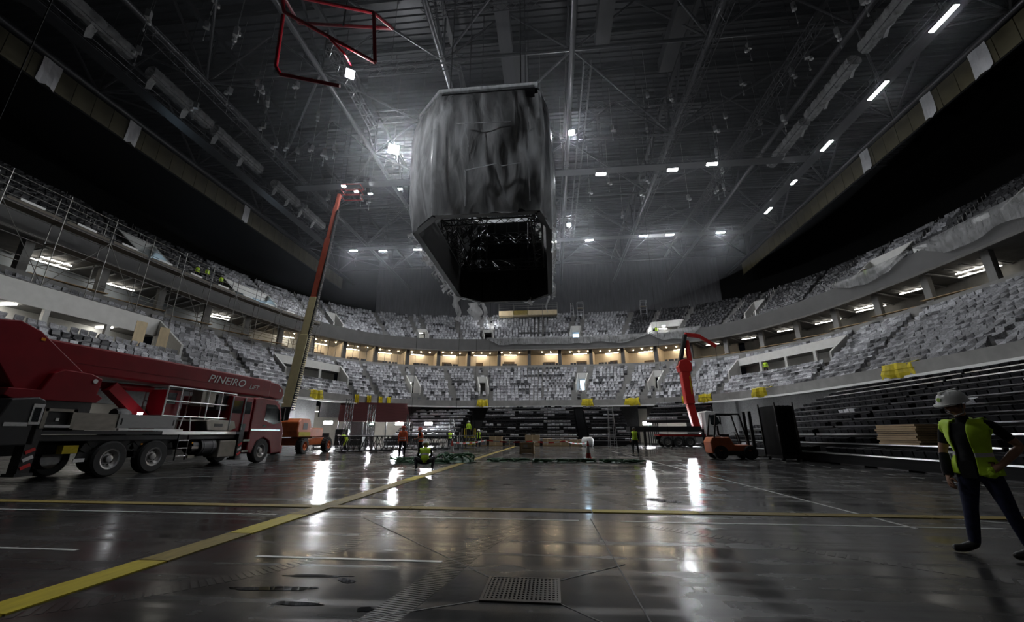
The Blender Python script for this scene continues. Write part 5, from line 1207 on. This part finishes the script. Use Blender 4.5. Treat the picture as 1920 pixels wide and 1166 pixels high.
# bending worker by the floor truss
PB = (-17.2, 33.6, 0); bd = dict(pelvis=(.22, 0, .92), chest=(-.08, 0, 1.12), neck=(-.26, 0, 1.16), head=(-.38, 0, 1.15), shL=(-.1, -.19, 1.12), shR=(-.1, .19, 1.12), elL=(-.16, -.22, .84), elR=(-.16, .22, .84), wrL=(-.3, -.12, .62), wrR=(-.3, .12, .62), hipL=(.2, -.1, .88), hipR=(.2, .1, .88), knL=(.02, -.12, .48), knR=(.1, .12, .48), anL=(.12, -.12, .09), anR=(.22, .12, .09), toeL=(-.04, -.13, .045), toeR=(.06, .13, .045), front=(-.4, 0, -.9))
person('worker in a yellow vest bending over beside the orange boom lift', PB, math.atan2(PB[1], PB[0]) - math.pi / 2, bd, (-.6, 0, -.8), DTROU, DTROU, HIVIZ, HELM, openv=False, sleeves='long', rings=())
# group behind the floor truss and in the stands
p1 = (-9.6, 46.2, 0.95); 
plt = thing('work_platform', 'low black stage platform behind the floor truss', 'platform', (-9.6, 46.4, 0)); block('top', (-1.6, -.8, .88), (1.6, .8, .95), DECKM, plt)
for x in (-1.5, 1.5):
    for y_ in (-.7, .7): sbar('leg', (x, y_, 0), (x, y_, .88), .06, .06, STEEL, plt)
person('worker in a yellow vest standing on a low platform behind the floor truss', (-9.4, 46.3, .95), facing((-9.4, 46.3, 0), (-12, 60, 0)), pose_stand(1.74), (0, -1, 0), HIVIZ, DTROU, HIVIZ, HELM, openv=False, sleeves='long')
person('worker in a yellow vest half hidden by the truss, left of the platform', (-10.4, 42, 0), facing((-10.4, 42, 0), (-14, 50, 0)), pose_stand(1.68, .1), (0, -1, -.2), DTROU, DTROU, HIVIZ, HELM, openv=False, sleeves='long')
person('worker in a yellow vest behind the red and white barrier tape', (-7.4, 41.5, 0), facing((-7.4, 41.5, 0), (-2, 20, 0)), pose_stand(1.74), (0, -1, 0), DTROU, DTROU, HIVIZ, HELM, sleeves='long')
q = LOWER.p(35.3, 5.6 / 12); q.z = LOWER.p(35, 5 / 12).z
person('worker in a yellow vest in the wide right stand recess', q, facing(q, (0, 20, 0)), pose_stand(1.76), (0, -1, 0), HIVIZ, DTROU, HIVIZ, HELM, openv=False, sleeves='long')
q = UPPER.p(18.2, 1.6 / 14); q.z = UPPER.p(18, 1 / 14).z
person('worker in a yellow vest in the right upper stand recess', q, facing(q, (20, 60, 0)), pose_stand(1.76), (0, -1, 0), HIVIZ, DTROU, HIVIZ, HELM, openv=False, sleeves='long')
q = UPPER.p(71.8, 1.6 / 14); q.z = UPPER.p(72, 1 / 14).z
person('worker in a yellow vest beside the work lamp of the upper far stand', q, facing(q, (10, 90, 0)), pose_stand(1.76), (0, -1, 0), HIVIZ, DTROU, HIVIZ, HELM, openv=False, sleeves='long')
for t_, r_, lab in ((168.4, 3, 'nearest'), (166.8, 4, 'second'), (165.2, 3, 'third')):
    q = UPPER.p(t_, (r_ + .2) / 14); q.z = UPPER.p(t_, r_ / 14).z
    person('worker in a dim yellow vest among the left upper seats, %s from the camera' % lab, q, facing(q, (0, 40, 0)), pose_stand(1.7), (0, -1, 0), HIVIZ, DTROU, HIVIZ, HELM, openv=False, sleeves='long', group='workers in the left upper stand') if True else None

# ------------------------------------------------------------------ things on the floor
gr = thing('floor_grate', 'rectangular cast iron floor grate in the foreground', 'grate', (-.31, 4.08, 0))
IRON = mat('wet_cast_iron', (.012, .0115, .011), .3, .4, var=.3, scale=20)
block('pit', (-.31, -.27, -.005), (.31, .27, .002), BLACKM, gr)
for s_ in (-1, 1): block('frame', (s_ * .32 - .012, -.28, 0), (s_ * .32 + .012, .28, .012), IRON, gr); block('frame', (-.33, s_ * .28 - .012, 0), (.33, s_ * .28 + .012, .012), IRON, gr)
for k in range(17): block('cross_bar', (-.31 + (k + .5) * .62 / 17 - .009, -.27, .002), (-.31 + (k + .5) * .62 / 17 + .009, .27, .010), IRON, gr)
for k in range(11): block('bearing_bar', (-.31, -.27 + (k + .5) * .54 / 11 - .012, .001), (.31, -.27 + (k + .5) * .54 / 11 + .012, .008), IRON, gr)
WET = mat('water_film', (.012, .012, .012), .03, var=.1, spec=.6)
def puddle(label, c, pts_n, rx, ry, rot, seed):
    mb = MB(); pts = []
    for k in range(pts_n):
        a = 2 * math.pi * k / pts_n; r = 1 + .55 * noise.noise(Vector((math.cos(a) * 1.6, math.sin(a) * 1.6, seed)))
        x, y_ = rx * r * math.cos(a), ry * r * math.sin(a); pts.append((x * math.cos(rot) - y_ * math.sin(rot), x * math.sin(rot) + y_ * math.cos(rot)))
    mb.prism(pts, 0, .003, 'z'); o = mb.build('puddle', WET); o.location = c; tag(o, label, 'puddle', 'puddles on the floor')
puddle('small dark puddle left of the floor grate', (-1.95, 4.15, 0), 28, .11, .045, -.5, 1); puddle('thin dark wet streak left of the floor grate', (-2.3, 4.25, 0), 28, .3, .03, .05, 2); puddle('wet streak beside the yellow line corner', (-2.5, 3.9, 0), 28, .4, .04, .1, 3)
puddle('dark wet blotch at the bottom picture edge', (-1.5, 3.55, 0), 28, .06, .05, 0, 4); puddle('dark bluish puddle in the lower left foreground', (-2.1, 3.6, 0), 28, .22, .035, .0, 5); puddle('oily curved puddle beyond the cross line right of centre', (2.2, 9.3, 0), 30, .45, .14, -.7, 6); puddle('thin puddle left of the oily one beyond the cross line', (1.85, 10.2, 0), 26, .25, .06, 0, 7)
# crate, cones, tape
cr_ = thing('wooden_crate', 'small pale wooden crate on the floor in the middle', 'crate', (-1.83, 29.6, 0), R(-3))
block('body', (-.46, -.4, .08), (.46, .4, .72), WOODL, cr_); block('lid', (-.5, -.44, .72), (.5, .44, .78), WOODL, cr_)
for x in (-.44, .44): block('post', (x - .04, -.44, .04), (x + .04, -.4, .72), WOOD, cr_); block('skid', (x - .05, -.42, 0), (x + .05, .42, .08), WOOD, cr_)
for z in (.12, .66): block('batten', (-.46, -.44, z - .04), (.46, -.4, z + .04), WOOD, cr_)
block('label_paper', (-.22, -.415, .45), (.05, -.402, .62), LET, cr_); block('handle_slot', (-.3, -.41, .36), (.3, -.4, .42), BLACKP, cr_)
CONER = mat('cone_red', (.55, .05, .03), .5)
def cone(label, x, y_):
    e = thing('traffic_cone', label, 'cone', (x, y_, 0), 0, 'traffic cones'); block('base', (-.22, -.22, 0), (.22, .22, .04), CONER, e)
    for z0, z1, m in ((.04, .32, CONER), (.32, .68, LET), (.68, .95, CONER)):
        f = lambda z: .16 - .12 * z / .95
        MB().cyl((0, 0, z0), (0, 0, z1), f(z0), f(z1), n=16).build('band', m, e, smooth=True)
cone('red and white traffic cone left of the crate', -5.65, 23.4); cone('red and white traffic cone right of the crate', 1.85, 23.6)
bt_ = thing('barrier_tape', 'red and white striped barrier tape stretched between the cones', 'tape', (-5.65, 23.4, .86))
pts = [Vector((0, 0, 0)), Vector((1.2, 4.5, .06)), Vector((4.2, 6.0, -.02)), Vector((6.4, 4.2, .02)), Vector((7.5, .2, 0))]
k_ = 0
for a, b in zip(pts, pts[1:]):
    n = int((b - a).length / .42)
    for k in range(n):
        sbar('stripe', a.lerp(b, k / n) - Vector((0, 0, .1 * math.sin(math.pi * k / n))), a.lerp(b, (k + 1) / n) - Vector((0, 0, .1 * math.sin(math.pi * (k + 1) / n))), .012, .075, STR if k_ % 2 else LET, bt_); k_ += 1
# green netting heaps
NET = mat('green_netting', (.012, .075, .022), .55, var=.4, scale=14)
def heap(label, x, y_, rx, ry, h, seed):
    mb = MB(); rs = random.Random(seed)
    for loop in range(7):
        cx, cy = rs.uniform(-.5, .5) * rx, rs.uniform(-.5, .5) * ry; r1, r2 = rx * rs.uniform(.3, .6), ry * rs.uniform(.35, .6); ph = rs.uniform(0, 6)
        pts = [(cx + r1 * math.cos(a_ * .45 + ph) * (1 + .2 * math.sin(a_ * 1.3)), cy + r2 * math.sin(a_ * .45 + ph), .03 + h * abs(math.sin(a_ * .5 + loop)) * math.exp(-((cx / rx) ** 2 + (cy / ry) ** 2))) for a_ in range(16)]
        mb.tube(pts, .035, 5)
    n, m_ = 14, 8
    base = len(mb.v)
    for i in range(n):
        for j in range(m_):
            a_ = 2 * math.pi * i / n; q = (j + .5) / m_; nn = 1 + .3 * noise.noise(Vector((math.cos(a_) * 2, math.sin(a_) * 2, seed)))
            mb.v.append((rx * q * nn * math.cos(a_), ry * q * nn * math.sin(a_), max(.004, h * (1 - q ** 1.5) * (.6 + .8 * abs(noise.noise(Vector((i * .9, j * .9, seed))))))))
    fs = [(base + i * m_ + j, base + ((i + 1) % n) * m_ + j, base + ((i + 1) % n) * m_ + j + 1, base + i * m_ + j + 1) for i in range(n) for j in range(m_ - 1)]; mb.f += fs; mb.m += [0] * len(fs)
    o = mb.build('netting_heap', NET); o.location = (x, y_, 0); tag(o, label, 'netting', 'green netting on the floor')
heap('tall mound of green netting beside the left cone', -4.7, 20.6, 1.05, .8, .42, 1); heap('flat green netting in front of the crouching worker', -5.9, 19.6, 1.0, .5, .16, 2); heap('green netting bundle behind the crouching worker', -7.0, 20.4, .9, .5, .2, 9)
for k, x in enumerate((-2.9, -1.7, -.6, .5, 1.6, 2.7, 3.7)): heap('%s flat coil of green netting in the row right of the mound' % NTH[k], x, 21.4 + .25 * math.sin(k * 2), .62, .42, .1, 20 + k)
hel = MB().lathe([(.02, 0), (.22, .02), (.2, .14), (.1, .2)], n=14)
# floor trusses
for k, (a, b, lab) in enumerate((((-15.3, 29.2), (-11.4, 34.0), 'nearest'), ((-11.2, 34.3), (-7.4, 38.9), 'farther')))  :
    d = Vector((b[0] - a[0], b[1] - a[1], 0)); e = thing('floor_truss', 'long black lattice truss standing on the floor behind the orange workers, %s part' % lab, 'truss', (a[0], a[1], 0), math.atan2(d.y, d.x), 'black floor trusses'); l = d.length
    for y_ in (-.5, .5):
        for z in (.12, 1.15): bar('chord', (0, y_, z), (l, y_, z), .05, BLACKP, e, 6)
        n = int(l / .42)
        for i in range(n): bar('lacing_bar', (l * i / n, y_, .12 if i % 2 else 1.15), (l * (i + 1) / n, y_, 1.15 if i % 2 else .12), .028, BLACKP, e, 5); bar('stile', (l * i / n, y_, .12), (l * i / n, y_, 1.15), .024, BLACKP, e, 5)
    for i in range(int(l / 1.2)): block('foot', (.3 + i * 1.2, -.6, 0), (.42 + i * 1.2, .6, .1), GALV, e)
for k, (x, y_, h, lab) in enumerate(((-19.6, 38.5, 4.6, 'left of the work lamp'), (-18.2, 40.5, 4.2, 'behind the bending worker'), (-15.4, 44, 3.4, 'left of the lit entrance'), (-11.6, 47.5, 3.2, 'behind the orange workers'))):
    e = lattice((x, y_, 0), (x + .02, y_, h), .5, 'upright dark truss tower on the floor %s' % lab, 'upright truss towers', BLACKP, 'truss_tower')
# flight cases and rigging gear at the far left
FC = mat('flight_case_board', (.035, .035, .037), .4, var=.2)
for k, (x, y_, w, d_, h, lab) in enumerate(((-20.5, 42.5, 1.8, 1.0, 1.1, 'long'), (-22.3, 43, 1.2, 1., 1.8, 'tall'), (-17., 43.4, 1.6, .9, .9, 'low'), (-23.8, 41.5, 1.4, 1.1, 1.4, 'square'))):
    e = thing('flight_case', '%s dark flight case among the rigging gear at the far left' % lab, 'case', (x, y_, 0), .2 * k, 'flight cases'); block('body', (-w / 2, -d_ / 2, .14), (w / 2, d_ / 2, h), FC, e)
    for z in (.16, h * .7, h): 
        sbar('edge', (-w / 2, -d_ / 2, z), (w / 2, -d_ / 2, z), .04, .04, ALU, e)
    for sx in (-1, 1):
        sbar('edge', (sx * w / 2, -d_ / 2, .14), (sx * w / 2, -d_ / 2, h), .04, .04, ALU, e)
        for sy in (-1, 1): link('castor', unit('cyl12', RUBBER), e, (sx * w * .4, sy * d_ * .38, .07), (0, math.pi / 2, 0), (.07, .07, .04))
# goods along the foot of the far stand
CARD = mat('cardboard', (.36, .26, .15), .7, var=.12)
gx = [(-6.6, 1.4, .95, 'tall plain cardboard box left of the crate', CARD), (-5.0, 1.0, .45, 'low grey carton behind the crate', FASC), (-2.4, 1.6, 1.1, 'large cardboard box stack behind the crate', CARD), (-.7, 1.1, .7, 'long low cardboard box right of the crate', CARD), (.8, 1.9, .55, 'flat cardboard pile right of the crate', CARD), (2.6, 1.5, .6, 'cardboard boxes near the far stairs', CARD), (-8.2, .9, .5, 'heap of small wrapped parcels at the left of the far stand', WRAPO)]
for k, (x, w, h, lab, m) in enumerate(gx):
    e = thing('cardboard_box' if m is CARD else 'goods_carton', lab, 'box', (x, 48.4, 0), .05 * math.sin(k * 3), 'goods at the foot of the far stand'); block('body', (-w / 2, -.5, .12), (w / 2, .5, .12 + h), m, e); block('tape', (-.04, -.505, .12), (.04, .505, .125 + h), WOODL, e)
    for y_ in (-.45, 0, .45): block('pallet_skid', (-w / 2, y_ - .05, 0), (w / 2, y_ + .05, .08), WOOD, e)
    block('pallet_top', (-w / 2 - .03, -.53, .08), (w / 2 + .03, .53, .12), WOOD, e)
mb = MB(); mb.lathe([(.55, 0), (.66, .15), (.66, .75), (.5, .98), (.3, 1.0)], n=14); o = mb.build('bulk_bag', LW, smooth=True); o.location = (3.7, 47.3, 0); tag(o, 'white bulk bag standing before the far stairs', 'bag')
YB = thing('yellow_lift_table', 'small yellow scissor lift beside the left end of the far stand', 'lift', (-9.6, 48.2, 0)); block('base', (-.6, -.4, .12), (.6, .4, .5), YBR, YB); block('platform', (-.6, -.4, .9), (.6, .4, 1.0), YBR, YB)
for s_ in (-1, 1): 
    MB().tube([(s_ * .55, -.4, 1.0), (s_ * .55, -.4, 1.9), (s_ * .55, .4, 1.9), (s_ * .55, .4, 1.0)], .03).build('rail', YBR, YB); sbar('scissor', (-.5, s_ * .3, .5), (.5, s_ * .3, .9), .05, .08, BLACKP, YB); sbar('scissor', (.5, s_ * .3, .5), (-.5, s_ * .3, .9), .05, .08, BLACKP, YB)
    for y_ in (-.3, .3): link('wheel', unit('cyl14', RUBBER), YB, (s_ * .4, y_, .12), (R(90), 0, 0), (.12, .12, .1))
def stepladder(label, x, y_, h, rz, group='aluminium ladders', z=0.):
    e = thing('step_ladder', label, 'ladder', (x, y_, z), rz, group)
    for s_ in (-1, 1): sbar('rail', (s_ * .38, -.5, 0), (s_ * .26, 0, h), .07, .035, ALU, e); sbar('back_rail', (s_ * .36, .6, 0), (s_ * .24, .05, h), .06, .03, ALU, e)
    n = int(h / .3)
    for k in range(1, n): t_ = k / n; sbar('rung', (-lerp(.38, .26, t_), lerp(-.5, 0, t_), h * t_), (lerp(.38, .26, t_), lerp(-.5, 0, t_), h * t_), .05, .03, ALU, e)
stepladder('tall aluminium step ladder left of the right entrance', 6.6, 49.0, 4.4, .1)
q = UPPER.p(85.8, .75); stepladder('narrow aluminium ladder standing in the upper far stand', q.x - 4.4, q.y + 2, 3.2, 0, z=q.z + 1.2)
# plywood stack and trestle boards on the right stand
py = thing('plywood_stack', 'stack of plywood boards lying on the right telescopic stand', 'boards', (14.1, 18.2, .91), R(-90))
for k in range(9): block('board', (-.95 + .02 * math.sin(k * 2.7), -.62 + .05 * math.sin(k * 1.9), k * .085 + .0), (1.0 + .04 * math.sin(k * 1.3), .62 + .05 * math.sin(k * 1.1), k * .085 + .07), WOOD, py)
# plywood doors by the left recess
for k, (dx, lab) in enumerate(((0, 'left'), (.95, 'right'))):
    q = LOWER.p(176.4 - dx * 1.4, .60); o = LOWER.dirs(176); e = thing('plywood_sheet', 'pale plywood sheet leaning by the left stand recess, %s one' % lab, 'panel', (q.x + 2.2, q.y, LOWER.p(176, 4 / 12).z), math.atan2(o.y, o.x) - math.pi / 2, 'plywood panels'); block('face', (-.38, -.02, 0), (.38, .02, 2.2), WOODL, e); block('edge_batten', (-.38, .02, 0), (.38, .06, .1), WOOD, e)

# ------------------------------------------------------------------ scaffolding in front of the left boxes
DWOOD = mat('weathered_board', (.13, .11, .085), .7, var=.25, scale=3)
SC = mat('scaffold_tube', (.22, .215, .2), .4, .7, var=.2)
sct = resample(35.6, 51.7, 3.4, 147, 186)
for k in range(len(sct) - 1):
    a0, a1 = bowlp(35.9, 52.0, sct[k], 0), bowlp(35.9, 52.0, sct[k + 1], 0); b0, b1 = bowlp(34.7, 50.8, sct[k], 0), bowlp(34.7, 50.8, sct[k + 1], 0)
    e = thing('scaffold_bay', '%s scaffold bay before the left boxes, counted from the cream boom' % (NTH + ['ninth', 'tenth', 'eleventh', 'twelfth', 'thirteenth', 'fourteenth', 'fifteenth', 'sixteenth'])[k], 'scaffold', b0 + Vector((0, 0, 10.2)), 0, 'scaffold bays'); O = b0 + Vector((0, 0, 10.2))
    zb = (10.9, 10.2)
    for p, z0 in ((a0, .75), (b0, 0)):
        bar('standard', p - O + Vector((0, 0, z0 + 10.2)), p - O + Vector((0, 0, 18.9)), .035, SC, e, 6)
    for p, q in ((a0, a1), (b0, b1)):
        for z in (11.6, 13.2, 14.9, 16.6, 17.6, 18.6): bar('ledger', p - O + Vector((0, 0, z)), q - O + Vector((0, 0, z)), .028, SC, e, 5)
    for z in (13.2, 14.9, 16.6): bar('transom', a0 - O + Vector((0, 0, z)), b0 - O + Vector((0, 0, z)), .028, SC, e, 5)
    bar('brace', b0 - O + Vector((0, 0, 11.6 if k % 2 else 16.6)), b1 - O + Vector((0, 0, 16.6 if k % 2 else 11.6)), .026, SC, e, 5)
    mid0, mid1 = (a0 + b0) / 2 - O, (a1 + b1) / 2 - O
    for z in (14.95, 16.68): sbar('deck_board', mid0 + Vector((0, 0, z)), mid1 + Vector((0, 0, z)), 1.0, .05, DWOOD, e) if z > 16 or k % 3 else None
    sbar('toe_board', b0.lerp(b1, .05) - O + Vector((0, 0, 16.85)), b0.lerp(b1, .95) - O + Vector((0, 0, 16.85)), .03, .2, DWOOD, e); sbar('white_tag_board', b0.lerp(b1, .35) - O + Vector((0, 0, 17.05)), b0.lerp(b1, .75) - O + Vector((0, 0, 17.05)), .02, .16, LW, e)
# work platform high at the far end
wp = thing('work_platform', 'boarded work platform with guard rails at the top of the far upper stand', 'platform', (-10.5, 80.4, 23.6))
for k in range(4): block('board', (k * 3.0, -.9, 1.0), (k * 3.0 + 2.9, .6, 1.08), WOODL, wp); block('panel', (k * 3.0, -.95, 1.1), (k * 3.0 + 2.9, -.9, 2.0), WOODL if k != 1 else YLINE, wp)
for k in range(5):
    sbar('post', (k * 3.0, -.9, 0), (k * 3., -.9, 3.6), .06, .06, SC, wp); sbar('post', (k * 3.0, .6, 0), (k * 3., .6, 3.6), .06, .06, SC, wp)
for z in (2.6, 3.1, 3.5): bar('guard_rail', (0, -.9, z), (12, -.9, z), .035, SC, wp)
for k, (x, lab) in enumerate(((9.5, 'left'), (22., 'right'))):
    e = thing('scaffold_tower', 'aluminium scaffold tower standing above the far upper stand, %s one' % lab, 'scaffold', (x - 3.4, 79.6, 23.4), 0, 'scaffold towers')
    for sx in (-.6, .6):
        for sy in (-.35, .35): bar('upright', (sx, sy, 0), (sx, sy, 3.6), .035, ALU, e)
    for z in (.8, 1.6, 2.4, 3.2, 3.6): 
        for sx in (-.6, .6): bar('rung', (sx, -.35, z), (sx, .35, z), .025, ALU, e)
        bar('ledger', (-.6, -.35, z), (.6, -.35, z), .025, ALU, e)
    block('deck', (-.6, -.35, 2.35), (.6, .35, 2.42), WOODL, e)
q = UPPER.p(94, .42); floodlight((q.x, q.y, q.z + 1.9), (q.x - .5, q.y + 6, q.z + 6), .3, .25, LITW, 'small work lamp shining up the far upper stand', 'stand work lamps', 'work_lamp')
q = UPPER.p(70, 3 / 14); floodlight((q.x, q.y + .6, q.z + .9), (0, 20, 10), .45, .3, LITW, 'work lamp in the upper stand recess above the crane', 'stand work lamps', 'work_lamp')
# ropes and hoses hanging in the hall
for k, (p0, p1, lab) in enumerate((((-12, 6.2, 7.0), (-12.02, 6.15, 31), 'thin rope hanging at the upper left edge'), ((-8.5, 45, .0), (-8.5, 45, 31), 'thin hoist chain before the far stand, left of centre'), ((-7.2, 46.5, 0), (-7.1, 46.5, 31), 'thin hoist chain beside the far stand entrance'), ((12., 46, 0), (12, 46, 30), 'thin hoist chain left of the crane'), ((-15.6, 45, 3.4), (-15.6, 45, 30), 'thin hoist chain above the lit left entrance'), ((-11, 47, 3), (-11, 47, 30), 'thin hoist chain above the orange workers'))):
    o = bar('hanging_chain', p0, p1, .015, BLACKM, None, 5); tag(o, lab, 'chain', 'hanging chains')

# ------------------------------------------------------------------ haze ellipsoid added and shaped for the glow round the roof lamps
mb = MB(); prof = [(math.sin(math.pi * k / 14), -math.cos(math.pi * k / 14)) for k in range(1, 14)]
mb.lathe(prof, n=32); hz = mb.build('lamp_glow_haze', None, smooth=True); hz.location = (-6, 36, 25.6); hz.scale = (36, 40, 10.8)
hm_ = bpy.data.materials.new('lamp_glow_haze'); hm_.use_nodes = True; nt = hm_.node_tree; nt.nodes.remove(nt.nodes['Principled BSDF'])
vs = nt.nodes.new('ShaderNodeVolumeScatter'); vs.inputs['Color'].default_value = (.9, .93, 1, 1); vs.inputs['Density'].default_value = .0019; vs.inputs['Anisotropy'].default_value = .72
nt.links.new(vs.outputs[0], nt.nodes['Material Output'].inputs['Volume'])
hz.data.materials.clear(); hz.data.materials.append(hm_); tag(hz, 'thin haze volume added for the glow around the lamps under the roof', 'haze', kind='stuff')
